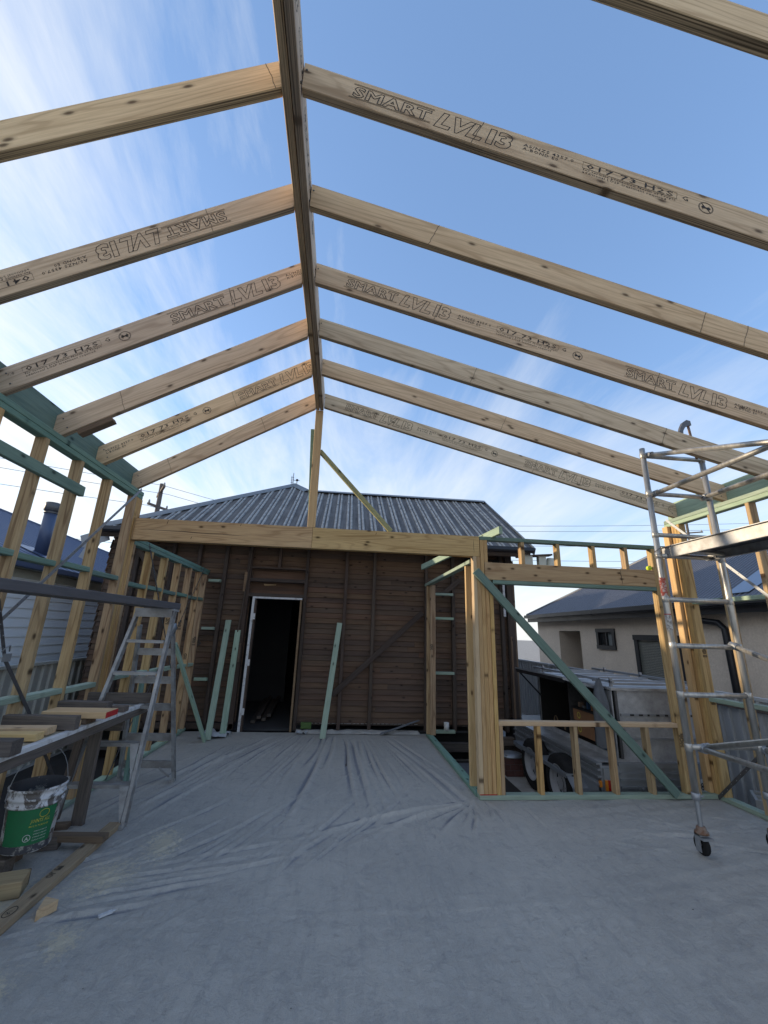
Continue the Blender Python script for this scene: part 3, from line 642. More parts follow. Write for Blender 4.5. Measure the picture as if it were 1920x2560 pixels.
N = [1.487, 2.10, 2.715, 3.333, 3.948, 4.655]
off = [.030, .012, .002, -.002, -.004, 0]
sp_ = .2585
def RR(i, label, **kw):
    y = N[i] if i >= 0 else .87; k = off[i] if i >= 0 else .045
    xb, zb = (4.199, 3.316+off[max(i, 0)]*.2) if i != -1 else (4.199, 3.345)
    return rafter('rafter', -.362, 4.495+k, xb, zb, y, label, **kw)
RR(-1, 'right-hand rafter cutting across the top right corner of the picture')
c14 = 1/math.cos(math.atan(.2585))
RR(0, 'right-hand rafter second from the top, printed in big letters right of the ridge', runs=[.28*c14], joints=[.96*c14])
RR(1, 'third right-hand rafter from the top, unprinted, with a jagged dark joint near the ridge', joints=[.86*c14, 2.72*c14, 3.02*c14])
RR(2, 'right-hand rafter fourth from the top, printed twice along its length', runs=[.265*c14, 2.59*c14], joints=[1.03*c14, 2.86*c14])
RR(3, 'right-hand rafter with a small clamp hooked over it above the scaffold tower', joints=[1.52*c14, 3.4*c14])
RR(4, 'right-hand rafter second farthest, with no clamp or printing', joints=[2.05*c14])
RR(5, 'farthest right-hand rafter, printed twice and ending above the window frame', runs=[.282*c14, 2.59*c14], joints=[.87*c14, 2.73*c14])
def RL(i, label, za=None, xb=-2.443, zb=None, **kw):
    k = off[i]
    return rafter('rafter', -.466, 4.495+k, xb, zb, N[i], label, **kw)
RL(0, 'top left rafter nearest the camera, stained and unprinted, with a straight joint near the ridge', zb=3.36, joints=[2.17])
RL(1, 'left-hand rafter second from the top, printed upside down and smeared with blue paint below', zb=3.31, runs=[1.78], run='b', flip=True, joints=[1.66])
RL(2, 'third left-hand rafter from the top, its large printing running into the ridge', zb=3.275, runs=[-1.16, 1.165], joints=[1.66])
RL(3, 'left-hand rafter fourth from the top, plain, with a short block resting below its lower end', zb=3.265, joints=[.5])
RL(4, 'left-hand rafter second farthest, printed along its whole length', zb=3.265, runs=[-.93, 1.40], joints=[1.36])
RL(5, 'farthest left-hand rafter, plain, over the far end of the left wall', zb=3.265, joints=[.38, 1.55])
# blue paint smear under the second left rafter

rb = empty('ridge_beam', (-.414, 2.3, 4.28), 'double laminated ridge beam running overhead from the top edge to the king post', 'beam')
tz = (4.297, 4.273)
timber('beam_board', (-.4395, -.6, tz[0]+.12), (-.4395, 4.70, tz[1]+.12), .24, .044, (0, 0, 1), LVL, rb)
timber('beam_board', (-.3895, -.6, tz[0]+.12), (-.3895, 4.70, tz[1]+.12), .24, .044, (0, 0, 1), LVL, rb)
M = Matrix(((0, 0, 1, -.3668), (1, 0, 0, .35), (0, 1, 0, 4.41), (0, 0, 0, 1)))
stamp(rb, M, [.0], 'a', .0, 3.9)
for y in N:
    for dz in (.04, .12): m = MB(); m.lathe([(.007, .004), (.007, 0), (0, 0)], (-.3668, y-.02, 4.285+dz), 8, axis='x'); m.build('screw_head', STEELD, rb)

timber('king_post', (-.402, 4.7225, 2.7555), (-.4165, 4.7225, 4.272), .092, .045, (1, 0, 0), PINEP, label='pale upright king post holding up the far end of the ridge beam', cat='post')
timber('prop_board', (-.425, 4.768, 2.7555), (-.489, 4.768, 4.03), .045, .04, (1, 0, 0), TEAL, label='dark green upright board fixed behind the left edge of the king post', cat='board')
timber('diagonal_brace', (.535, 4.745, 2.765), (-.372, 4.745, 3.735),   .055, .042, (1, 0, .95), OLIVE, label='slanting pale brace from the king post down to the header beam', cat='brace')
timber('diagonal_brace', (1.535, 4.6775, 2.335), (3.66, 4.6775, .052), .09, .042, (1, 0, .9), TEAL, label='long green diagonal brace across the window frame down to the floor', cat='brace')
# short block under the fourth left rafter
timber('offcut', (-2.20, 3.285, 3.085), (-1.965, 3.285, 3.23), .07, .04, (0, 1, 0), GREYB, label='short weathered block under the lower end of the plain fourth left rafter', cat='offcut')

# bar clamp hooked over the fourth right rafter
cl_ = empty('bar_clamp', (3.87, 3.36, 3.55), 'small grey bar clamp sticking up above the rafter left of the scaffold top', 'clamp')
sx_, sy_ = 3.40, 3.32
ck = .865
def CP(x, z): return (x*ck, 3.40, 1.62+(z-1.62)*ck)
m = MB(); m.bar(CP(3.872, 4.055), CP(3.905, 3.60), .024, .008, (1, 0, 0)); m.build('bar', RUST, cl_)
m = MB(); pts = [(3.735, 3.90), (3.760, 3.975), (3.80, 4.045), (3.855, 4.085), (3.900, 4.075), (3.905, 4.02), (3.86, 4.01), (3.82, 3.985), (3.79, 3.94), (3.785, 3.905)]
n = len(pts); f0 = [CP(*p) for p in pts]; m.add([(a, b-.014, c) for a, b, c in f0]+[(a, b+.014, c) for a, b, c in f0], [list(range(n)), list(range(n, 2*n))[::-1]]+[(i, n+i, n+(i+1) % n, (i+1) % n) for i in range(n)])
m.build('jaw', STEELD, cl_, normals=True)

# ---------------------------------------------------------------- brace straps
def strap(pts, wdir, mat, label, parent=None, w_=.03, holes=True, name='brace_strap'):
    m = MB()
    for p, q in zip(pts, pts[1:]): m.bar(p, q, w_, .0016, wdir)
    o = m.build(name, mat, None, label, 'strap', origin=pts[0])
    if holes:
        h = MB(); a, b = Vector(pts[0]), Vector(pts[1]); L = (b-a).length; d = (b-a)/L; y = Vector(wdir); y = (y-y.dot(d)*d).normalized(); z = d.cross(y); n = int(L/.085)
        for i in range(1, n):
            c = a+d*(i*L/n)+y*(.006 if i % 2 else -.006); k = 5
            for s in (1, -1):
                h.add([c+s*z*.0013+.0045*(math.cos(2*math.pi*j/k)*d+math.sin(2*math.pi*j/k)*y) for j in range(k)], [list(range(k)) if s > 0 else list(range(k))[::-1]])
        h.build('punched_hole', BLACK if mat is GALV else SOLEW, o)
    return o
strap([(-2.3565, 4.735, 3.10), (-2.3555, 3.219, 1.604), (-2.3555, 2.2, .6)], (0, -1, 1), GALV, 'perforated steel strap running down diagonally from the far corner of the left wall plate')
strap([(-2.3525, 3.15, 1.75), (-2.3525, 3.355, 1.345), (-2.3525, 3.75, .93), (-2.3525, 4.5, .06)], (0, 1, 1), STEELD, 'dark perforated strap with a tensioner, descending to the right at the left edge')
m = MB(); m.box((-2.352, 3.325, 1.33), (-2.335, 3.385, 1.385)); m.tube([(-2.34, 3.29, 1.40), (-2.325, 3.30, 1.43), (-2.33, 3.34, 1.44), (-2.34, 3.36, 1.40)], .005, 6)
m.build('strap_tensioner', GALV, None, 'bright metal strap tensioner at the left edge, over the dark strap', 'tensioner', normals=True)
strap([(-2.3575, 5.163, 2.553), (-2.3575, 5.737, 1.899), (-2.3575, 6.5, 1.03)], (0, 1, 1), STEELD, 'thin dark strap slanting down to the right across the lower left frame', w_=.025)
strap([(-2.3535, 7.287, 2.56), (-2.3535, 6.417, 1.489), (-2.3535, 5.6, .5)], (0, -1, 1), STEELD, 'thin dark strap slanting down to the left from the far end of the lower frame', w_=.02)
strap([(-2.3535, 5.60, .56), (-2.3535, 5.20, .03)], (0, -1, 1), STEELD, 'short piece of dark strap nailed to the plate between the ladder legs', w_=.025)
strap([(4.1465, 4.79, 3.13), (4.1465, 3.692, 2.069), (4.1465, 2.6, 1.0)], (0, -1, 1), GALV, 'pale perforated strap slanting down from the corner of the right wall plate')
strap([(4.1445, 4.70, .012), (4.1445, 4.167, .519), (4.1445, 3.3, 1.35)], (0, 1, 1), STEELD, 'dark strap rising from the foot of the right corner studs', w_=.035)

# ---------------------------------------------------------------- leaning treated sticks
for a, b, lb, wd in (((-1.845, 6.97, .004), (-1.915, 7.56, 1.72), 'tall green board leaning on the house wall, nearest the wall frame', (1, 0, 0)),
                 ((-1.69, 7.20, .004), (-1.735, 7.555, 1.56), 'shorter green board leaning on the house wall just left of the doorway', (1, 0, 0)),
                 ((-.174, 7.10, .004), (-.012, 7.555, 1.735), 'green board leaning on the house wall right of the doorway', (1, 0, 0)),
                 ((-1.86, 6.90, .004), (-2.345, 6.48, 1.36), 'green board leaning left against the lower wall frame, forming a V', (0, 1, 0))):
    timber('leaning_board', a, b, .09, .035, wd, TEALP, label=lb, cat='board', group='treated boards leaning by the house wall')
timber('leaning_board', (-2.15, 5.2, .003), (-2.345, 5.62, 1.05), .07, .035, (0, 1, 0), TEAL, label='green stick propped behind the ladder against the lower wall frame', cat='board')

# ---------------------------------------------------------------- old timber house
HY = 7.58
hs = empty('timber_house', (-.4, 7.6, -.2), 'old dark brown weatherboard house with a stripped back wall and ribbed grey roof', 'house')
# weatherboards seen from inside the frame: lapped, each one its own board
zb = .118; k = 0
while zb < 3.12:
    hh = .0895
    spans = [(-4.12, -1.62), (-.69, 3.2)] if zb < 2.62 else [(-4.12, 3.2)]
    for a, b in spans:
        cuts = [a, b] if b-a < 3 else [a, a+(b-a)*random.uniform(.3, .7), b]
        for p, q in zip(cuts, cuts[1:]):
            e = random.uniform(-.012, .012) if q > 3.1 else 0; e0 = random.uniform(-.012, .012) if p < -4.1 else 0
            timber('weatherboard', (p+e0, 7.676, zb+hh/2), (q+e-.002, 7.676, zb+hh/2), hh+.012, .014, (0, random.uniform(.15, .2), 1), BROWNW, hs)
    zb += hh; k += 1
def hstud(x, w_=.05, z0=.02, z1=3.1, nm='wall_stud', y=HY, mat=BROWNS, lean=0):
    timber(nm, (x, y+.04, z0), (x+lean, y+.04, z1), w_, .08, (1, 0, 0), mat, hs)
for x in (-3.62, -3.02, -2.57, -2.10): hstud(x, .06)
for x, w_ in ((-1.68, .075), (-.655, .05), (.06, .055), (.575, .055), (1.545, .055), (2.05, .06), (2.98, .06)): hstud(x, w_)
hstud(3.14, .12, -.3, 3.1)
hstud(-1.155, .05, 2.66, 3.1)
for z in (2.64, 2.405, 2.14): tbox('lintel', (-1.64, HY, z), (-.68, HY+.08, z+(.028 if z > 2.6 else .062)), BROWNS, hs)
tbox('top_plate', (-4.1, HY, 3.10), (3.2, HY+.09, 3.17), BROWNS, hs)
timber('wall_brace', (-.075, HY-.012, .56), (1.47, HY-.012, 1.97), .09, .02, (-1, 0, 1), BROWNS, hs)
timber('wall_brace', (1.82, HY-.012, 2.28), (2.18, HY-.012, 2.60), .09, .02, (-1, 0, 1), BROWNS, hs)
timber('wall_brace', (-2.35, HY-.012, 1.30), (-3.6, HY-.012, 2.85), .09, .02, (1, 0, 1), BROWNS, hs)
timber('wall_brace', (-1.74, HY-.03, 1.45), (-1.645, HY-.03, 3.08), .022, .04, (1, 0, 0), BROWNS, hs)
m = MB(); m.box((-1.64, 7.70, 2.16), (-.68, 7.72, 2.66)); m.build('lining_sheet', BROWNW, hs)
m = MB(); m.box((-1.735, 7.53, 2.22), (-1.69, 7.575, 2.56)); m.build('timber_block', GREYB, hs)
m = MB(); m.box((-1.70, 7.53, 1.05), (-1.655, 7.575, 1.35)); m.build('timber_block', GREYB, hs)
m = MB(); m.add([(-1.40, 7.695, 2.345), (-1.20, 7.695, 2.362), (-1.19, 7.698, 2.372), (-1.36, 7.698, 2.375), (-1.42, 7.695, 2.38), (-1.38, 7.695, 2.31)], [(0, 1, 2, 3, 4, 5)]); m.build('torn_paper', PINEP, hs)
for z in (2.36, 1.555, .75): tbox('noggin', (-2.33, 7.50, z), (-2.13, 7.575, z+.045), TEALP, hs)
tbox('bottom_rail', (-4.1, HY, .02), (-1.64, HY+.09, .10), BROWNS, hs); tbox('bottom_rail', (-.63, HY+.1, .08), (3.1, HY+.13, .20), BROWNS, hs)
tbox('floor_bearer', (-4.1, 7.62, -.30), (3.15, 7.74, -.17), GREYW, hs); tbox('floor_bearer', (2.6, 7.5, -.17), (3.1, 7.62, -.05), GREYW, hs)
m = MB(); m.box((2.28, 7.56, 2.74), (2.95, 7.60, 3.0)); m.build('recess_shade_panel', VOID, hs)  # black box on the wall face, standing in for a shaded recess
tbox('shelf_strip', (2.28, 7.53, 2.93), (2.80, 7.56, 2.955), GREYB, hs)
# paint line on the lowest board
m = MB()
for i in range(26):
    x = -.4+i*.07
    if x < 1.4: m.box((x, 7.668, .108), (x+random.uniform(.045, .07), 7.672, .118+random.uniform(0, .008)))
m.build('paint_line', WHITE, hs)
# door frame
df = MB(); df.box((-1.545, 7.50, .0), (-1.505, 7.62, 2.105)); dfo = df.build('door_jamb', WHITE, hs)
m = MB(); m.box((-1.503, 7.51, .0), (-1.475, 7.60, 2.08)); m.build('door_jamb', BROWNS, hs)
m = MB(); m.box((-.725, 7.50, .0), (-.695, 7.62, 2.105)); m.build('door_jamb', GREYB, hs)
m = MB(); m.box((-1.545, 7.50, 2.106), (-.695, 7.62, 2.136)); m.build('door_head', WHITE, hs)
for z in (1.80, 1.05, .30): m = MB(); m.box((-1.504, 7.492, z-.05), (-1.468, 7.499, z+.05)); m.build('hinge', WHITE, dfo)
# interior of the house seen through the doorway
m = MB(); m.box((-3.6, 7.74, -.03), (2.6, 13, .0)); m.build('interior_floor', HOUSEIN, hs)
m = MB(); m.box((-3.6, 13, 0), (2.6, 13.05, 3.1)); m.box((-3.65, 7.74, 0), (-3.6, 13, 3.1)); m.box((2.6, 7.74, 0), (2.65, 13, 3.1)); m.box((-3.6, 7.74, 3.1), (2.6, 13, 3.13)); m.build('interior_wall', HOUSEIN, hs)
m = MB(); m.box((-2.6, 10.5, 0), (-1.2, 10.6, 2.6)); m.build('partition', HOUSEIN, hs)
for i in range(4): timber('stacked_board', (-1.42+i*.075, 8.1+i*.1, .035+.05*(i % 2)), (-1.62+i*.1, 10.6, .035+.05*(i % 2)), .07, .045, (1, 0, 0), GREYW, hs)
# side walls and board ends
m = MB(); m.box((3.16, 7.75, -.1), (3.2, 19, 3.15)); m.box((-4.12, 7.75, -.1), (-4.08, 19, 3.15)); m.box((-4.12, 19, -.1), (3.2, 19.05, 3.15)); m.build('side_wall', BROWNW, hs)  # side walls carried far back, out of view, to block the low sun
for xs, sg in ((3.2, 1), (-4.12, -1)):
    z = .1
    while z < 3.0:
        timber('weatherboard', (xs+sg*.012, 7.66, z+.07), (xs+sg*.012, 18.9, z+.07), .155, .014, (sg*-.16, 0, 1), BROWNW, hs); z += .14
tbox('corner_board', (3.205, 7.60, -.2), (3.24, 7.70, 3.0), GREYB, hs)
tbox('strip', (2.99, 7.545, 1.95), (3.03, 7.575, 2.55), WHITE, hs)
tbox('strip', (3.10, 7.545, .05), (3.13, 7.575, 1.6), GREYB, hs)

# roof: pitch 33.6 deg, eave y=7.2
sl = .664; EY, EZ = 7.2, 3.175
def rp(x, y, d=0): return (x, y-d*.553, EZ+sl*(y-EY)+d*.833)
AX, AY = -1.37, 10.22; JX, JY = -.95, 9.74; RX = 3.45
def ytop(x):
    if x < AX: return EY+.05+(x+4.12)*(AY-EY-.05)/(AX+4.12)
    if x < JX: return AY+(x-AX)*(JY-AY)/(JX-AX)
    return JY
x = -4.06; rf = None
roof = MB(); roof.add([rp(-4.12, EY-.02), rp(RX, EY-.02), rp(RX, JY), rp(JX, JY), rp(AX, AY)], [(0, 1, 2, 3, 4)])
roof.add([rp(-4.12, EY-.02, -.03), rp(RX, EY-.02, -.03), rp(RX, JY, -.03)], [(2, 1, 0)])
rfo = roof.build('roof', OLDROOF, hs, origin=(0, EY, EZ)); 
# rear and left slopes
m = MB(); rz = rp(0, JY)[2]; az = rp(0, AY)[2]
m.add([(RX, JY, rz-.002), (JX, JY, rz-.002), (JX, 12.6, 3.15), (RX, 12.6, 3.15)], [(0, 1, 2, 3)]); m.add([(3.5, 12.3, 3.1), (-4.3, 12.3, 3.1), (-1.5, 14.5, 4.8), (.7, 14.5, 4.8), (3.5, 19.3, 3.1), (-4.3, 19.3, 3.1), (-1.5, 17, 4.8), (.7, 17, 4.8)], [(0, 1, 2, 3), (0, 3, 7, 4), (4, 7, 6, 5), (5, 6, 2, 1), (2, 6, 7, 3)])  # second roof is unseen, added to keep sun off the right neighbour's wall
m.add([(AX, AY, az-.003), (-4.12, EY, EZ-.003), (-4.12, 13.2, EZ-.003)], [(0, 1, 2)]); m.add([(AX, AY, az-.004), (-4.12, 13.2, EZ-.004), (JX, 13.0, 3.0), (JX, JY, rz-.004)], [(0, 1, 2, 3)])
m.build('roof_slope', OLDROOF, hs)
m = MB(); m.add([(RX-.25, EY+.3, 3.1), (RX-.25, 12.3, 3.1), (RX-.25, JY, rz-.05)], [(0, 1, 2)]); m.build('gable_end', BROWNW, hs)
PX = -1.629-.2365*10
while PX < RX-.05:
    for dx in (0, .073):
        x = PX+dx
        if x < -4.05 or x > RX-.04: continue
        y1 = ytop(x)-.07
        if y1 < EY+.1: continue
        m = MB(); vs = []; NN = 6
        for (yy, sc_) in ((EY-.03, 1), (y1-.02, 1), (y1, .4)):
            for kk in range(NN+1):
                t = math.pi*kk/NN; vs.append(rp(x-.024*sc_*math.cos(t), yy, .022*sc_*math.sin(t)+.001))
        m.add(vs, [(a*(NN+1)+b, a*(NN+1)+b+1, (a+1)*(NN+1)+b+1, (a+1)*(NN+1)+b) for a in range(2) for b in range(NN)], 0, True)
        m.build('roof_rib', RIBM, hs, origin=(x, EY, EZ))
    # end laps of the lower sheets
    yl = 8.95+.25*noise.noise(Vector((PX, 0, 0)))
    if ytop(PX) > yl+.3 and PX > -4:
        m = MB(); m.box((-.10, -.012, 0), (.10, .012, .003)); m.v = [(a+PX+.03, EY+0, 0) for a, b, c in m.v]
        m = MB(); m.add([rp(PX-.014, yl, .024), rp(PX+.014, yl, .024), rp(PX+.014, yl+.05, .022), rp(PX-.014, yl+.05, .022), rp(PX-.014, yl, .004), rp(PX+.014, yl, .004)], [(0, 1, 2, 3), (4, 5, 1, 0)]); m.build('roof_screw', DKMET, hs, origin=(PX, EY, EZ))
    PX += .2365
def cap(a, b, w_=.16, lift=.035, nm='ridge_cap'):
    m = MB(); a, b = Vector(a), Vector(b); d = (b-a).normalized(); sd_ = d.cross(Vector((0, 0, 1))).normalized(); upv = sd_.cross(d)
    vs = []
    for p in (a, b): vs += [p-sd_*w_-upv*w_*.45+upv*lift, p-sd_*.02+upv*lift*1.3, p+sd_*.02+upv*lift*1.3, p+sd_*w_-upv*w_*.45+upv*lift]
    m.add(vs, [(0, 1, 5, 4), (1, 2, 6, 5), (2, 3, 7, 6)], 0, True); return m.build(nm, CAPM, hs)
cap(rp(-4.12, EY+.03), rp(AX, AY)); cap(rp(AX, AY), rp(JX, JY)); cap(rp(JX, JY), rp(RX+.02, JY), .15)
m = MB(); m.bar(rp(RX+.03, EY-.05, -.03), rp(RX+.03, JY+.02, -.03), .12, .03, (0, 0, 1)); m.build('barge_board', CAPM, hs)
m = MB()   # quad gutter
prof = [(0, 0), (-.10, 0), (-.115, .03), (-.10, .09), (-.085, .09)]
m.add([(x_, EY+p[0], EZ-.09+p[1]) for x_ in (-4.15, RX) for p in prof], [(i, i+1, 6+i, 5+i) for i in range(4)]); m.build('gutter', DKMET, hs)
tbox('fascia', (-4.12, EY+.03, EZ-.16), (RX-.02, EY+.055, EZ-.02), BROWNS, hs)
m = MB(); m.add([(-4.12, EY+.06, EZ-.05), (RX-.05, EY+.06, EZ-.05), (RX-.05, 7.66, EZ+.02), (-4.12, 7.66, EZ+.02)], [(0, 1, 2, 3)]); m.build('eave_lining', BROWNS, hs)
# broken eave corners
m = MB(); m.box((3.30, 7.22, 2.78), (3.46, 7.36, 3.06)); m.build('bracket', CREAM, hs)
m = MB(); m.box((3.60, 7.26, 2.80), (3.74, 7.36, 3.06)); m.build('bracket', CREAM, hs)
m = MB(); m.tube([(3.86, 7.3, 3.02), (3.84, 7.3, 2.86), (3.70, 7.32, 2.66)], .085, 12); m.build('downpipe', CREAM, hs)
timber('eave_board', (3.2, 7.3, 3.03), (3.85, 7.3, 3.09), .16, .03, (0, 1, 0), BROWNS, hs)
m = MB(); m.bar((-4.45, 7.35, 2.92), (-4.05, 7.35, 3.08), .22, .02, (0, 0, 1)); m.bar((-4.33, 7.3, 2.62), (-4.2, 7.3, 2.95), .18, .01, (1, 0, 0)); m.build('torn_flashing', GALV, hs)

# roof aerials on the apex
an = empty('rooftop_aerial', (AX, AY+.05, az), 'small dark aerial and finial at the top of the old ribbed roof', 'aerial')
m = MB(); m.tube([(-1.43, 10.2, az-.02), (-1.43, 10.2, az+.32)], .008, 6); m.tube([(-1.47, 10.2, az+.0), (-1.47, 10.2, az+.24)], .006, 6)
for z in (.05, .1, .15, .2): m.tube([(-1.49, 10.2, az+z), (-1.41, 10.2, az+z)], .006, 5)
m.build('mast', DKMET, an)
m = MB(); m.tube([(-1.33, 10.2, az-.02), (-1.33, 10.2, az+.13)], .009, 6); m.tube([(-1.42, 10.2, az+.12), (-1.26, 10.2, az+.12)], .006, 6); m.lathe([(0, -.035), (.03, -.02), (.035, 0), (.03, .02), (0, .035)], (-1.33, 10.2, az+.13), 8)
m.build('finial', DKMET, an)

# ---------------------------------------------------------------- membrane edge and odds by the house wall
m = MB(); grid = []
for j in range(5):
    grid.append([(-.62+.045*i, 7.40+.05*j-.02*(j == 2), .004+(.05 if j in (1, 2) else .015)*max(0, .35+noise.noise(Vector((i*.35, j*.4, 2))))+.005*j) for i in range(46)])
m.sheet(grid); m.build('membrane_edge', SOLEW if False else MEMBR, None, 'rucked edge of the grey membrane bunched along the foot of the house wall', 'membrane')
m = MB(); grid = []
for j in range(7):
    grid.append([(-2.02+.05*i, 7.05+.06*j, .003+.09*max(0, .3+noise.noise(Vector((i*.6, j*.7, 8))))) for i in range(9)])
m.sheet(grid); m.build('plastic_wrap', SOLEW, None, 'crumpled clear plastic wrap on the floor between the leaning green boards', 'plastic wrap')
m = MB(); grid = [[(-.60+.03*i, 7.36+.04*j, .006+.07*max(0, .25+noise.noise(Vector((i*.9, j*.9, 3))))) for i in range(7)] for j in range(4)]
m.sheet(grid); m.build('plastic_wrap', SOLEW, None, 'small pale scrap of wrap beside the right door jamb', 'plastic wrap')
m = MB(); grid = [[(.72+.06*i+.03*j, 7.3+.035*j+.03*i, .02+.012*i+.03*math.sin(j*1.1)) for i in range(14)] for j in range(4)]
m.sheet(grid); m.build('grey_bag', GREYCLOTH, None, 'folded grey bag lying at the foot of the house wall', 'bag')
m = MB(); m.lathe([(.018, 0), (.022, .0)], (0, 0, 0), 8)
m = MB(); m.box((-.55, 7.55, .05), (-.38, 7.6, .14)); m.build('green_sponge', plain('green_sponge', (.08, .14, .04), .9), None, 'small green sponge in the gap beside the doorway', 'sponge')
m = MB(); m.lathe([(0, 0), (.045, 0), (.045, .12), (0, .12)], (1.86, 7.44, .071), 14); m.build('white_cup', PLATEW, None, 'white cup standing on the lowest green noggin at the house wall', 'cup', normals=True)

# ---------------------------------------------------------------- step ladder with plank
ld = empty('step_ladder', (-1.97, 4.7, 0), 'worn aluminium step ladder standing open beside the left wall', 'ladder')
def rail(a, b, w_=.058, t=.028, nm='stile', mat=ALUW):
    a, b = Vector(a), Vector(b); m = MB(); d = (b-a).normalized(); y = Vector((0, 1, 0)); y = (y-y.dot(d)*d).normalized(); z = d.cross(y)
    m.bar(a, b, w_, .004, y); 
    for s in (-1, 1): m.bar(a+s*y*w_/2+z*t/2*(1 if a.x < -2 else -1), b+s*y*w_/2+z*t/2*(1 if a.x < -2 else -1), .004, t, y)
    return m.build(nm, mat, ld)
FR = [(-1.69, 4.16, 0), (-1.79, 4.75, 1.77)]; FL = [(-2.25, 4.20, 0), (-2.13, 4.75, 1.77)]
BR = [(-1.69, 5.24, 0), (-1.80, 4.80, 1.60)]; BL = [(-2.25, 5.30, 0), (-2.12, 4.82, 1.60)]
rail(*FR); rail(*FL); rail(*BR, w_=.048); rail(*BL, w_=.048)
def lerp(p, q, t): return tuple(a+(b-a)*t for a, b in zip(p, q))
for z in (.287, .585, .88, 1.163, 1.46):
    t = z/1.77; a, b = lerp(*FL, t), lerp(*FR, t); m = MB()
    m.box((a[0]+.01, a[1]-.045, z-.004), (b[0]-.01, a[1]+.04, z)); m.box((a[0]+.01, a[1]-.048, z-.028), (b[0]-.01, a[1]-.044, z)); m.box((a[0]+.01, a[1]+.038, z-.02), (b[0]-.01, a[1]+.042, z))
    m.build('step', ALUW, ld)
for z in (.163, .447, .76, 1.04, 1.332):
    t = z/1.6; a, b = lerp(*BL, t), lerp(*BR, t); m = MB(); m.box((a[0], a[1]-.003, z-.035), (b[0], a[1]+.003, z+.035)); m.box((a[0], a[1], z+.031), (b[0], a[1]+.03, z+.035)); m.build('back_rail', ALUW, ld)
for t in (.16, .33):
    a, b = lerp(*FL, t), lerp(*FR, t)
for z0, z1 in ((.0, .28), (.30, .58)):
    m = MB(); a = lerp(*FR, (z0+.02)/1.77); b = lerp(*FR, z1/1.77)
    m.add([(a[0]-.01, a[1]-.03, a[2]), (b[0]-.01, b[1]-.03, b[2]), (b[0]-.085, b[1]-.03, b[2]), (a[0]-.01, a[1]-.02, a[2]), (b[0]-.01, b[1]-.02, b[2]), (b[0]-.085, b[1]-.02, b[2])], [(0, 1, 2), (5, 4, 3), (0, 2, 5, 3)]); m.build('gusset', ALUW, ld)
m = MB(); m.bar((-1.72, 5.2, .06), (-1.84, 5.21, .14), .02, .004, (0, 0, 1)); m.bar((-2.2, 5.26, .06), (-2.08, 5.21, .14), .02, .004, (0, 0, 1)); m.build('stay', ALUW, ld)
m = MB(); m.box((-2.15, 4.68, 1.755), (-1.77, 4.86, 1.778)); m.box((-2.145, 4.675, 1.69), (-1.775, 4.68, 1.76)); m.build('top_cap', ALUW, ld)
m = MB(); m.lathe([(0, 0), (.05, 0), (.05, .006), (0, .006)], (-1.768, 4.80, 1.585), 14, axis='x'); m.box((-1.772, 4.70, 1.50), (-1.766, 4.80, 1.56)); m.build('hinge_plate', GALV, ld, normals=True)
for a in (FR[0], FL[0], BR[0], BL[0]): m = MB(); m.box((a[0]-.02, a[1]-.035, 0.002), (a[0]+.02, a[1]+.035, .03)); m.build('foot', ALUW, ld)

timber('work_plank', (-2.22, 1.35, 1.822), (-1.875, 4.86, 1.812), .23, .066, (1, 0, 0), DARKW, label='long dark grey plank resting on the top of the step ladder', cat='plank', ch=.004)

# ---------------------------------------------------------------- work bench
bn = empty('work_bench', (-2.1, 3.4, 0), 'long low work bench with a white edge, covered in timber offcuts', 'bench')
m = MB(); m.box((-2.36+.06, 1.4, .862), (-1.868, 4.62, .878)); m.build('bench_top', wood('ply_sheet', (.5, .44, .34), (.42, .36, .27), (.25, .2, .15), rings=10, knots=.1, contrast=.3), bn)
m = MB(); m.box((-1.867, 1.4, .858), (-1.822, 4.62, .884)); m.build('white_edge_strip', WHITE, bn)
tbox('side_rail', (-1.866, 1.4, .795), (-1.824, 4.60, .857), GREYW, bn)
tbox('leg', (-2.115, 4.205, .002), (-2.02, 4.25, .86), GREYW, bn)
tbox('leg', (-2.115, 1.6, .002), (-2.02, 1.645, .86), GREYW, bn)
tbox('cross_rail', (-2.28, 4.252, .70), (-1.87, 4.29, .855), GREYW, bn)
timber('leg_brace', (-2.29, 4.30, .02), (-2.20, 4.28, .80), .06, .035, (1, 0, 0), GREYW, bn)
# offcuts on the bench
def offcut(lo, hi, mat, label, rot=0.0, g='offcuts lying on the work bench'):
    c = [(a+b)/2 for a, b in zip(lo, hi)]; dx = (hi[0]-lo[0])/2; d = Vector((math.cos(rot), math.sin(rot), 0)); p = Vector(c)
    return timber('timber_offcut', p-d*dx, p+d*dx, hi[1]-lo[1], hi[2]-lo[2], (-d.y, d.x, 0), mat, ch=.003, label=label, cat='offcut', group=g)
offcut((-2.34, 4.50, .885), (-1.735, 4.545, .975), GREYW, 'weathered board on edge at the far end of the bench, overlapping the ladder stile', .03)
offcut((-2.30, 3.98, .885), (-1.90, 4.07, .975), GREYW, 'dark block behind the red-ended pine block on the bench', -.05)
offcut((-1.91, 4.06, .885), (-1.80, 4.15, .93), GREYW, 'short dark block on the bench edge just beyond the red-ended block', 0)
ro = offcut((-2.15, 3.56, .93), (-1.70, 3.74, .975), PINEP, 'pale pine block with a bright red painted end on the bench', 0)
m = MB(); m.box((-1.7015, 3.565, .933), (-1.6985, 3.737, .972)); m.build('red_end', REDP, ro)
offcut((-2.12, 3.58, .8855), (-1.84, 3.72, .929), GREYB, 'pine packer under the red-ended block', 0)
offcut((-2.30, 3.40, .885), (-1.815, 3.46, .975), GREYW, 'dark weathered block standing on edge in the middle of the bench', -.01)
offcut((-1.94, 3.60-.13, .8855), (-1.845, 3.66-.13, .93), PINEP, 'small pine block showing end grain beside the middle dark block', 0)
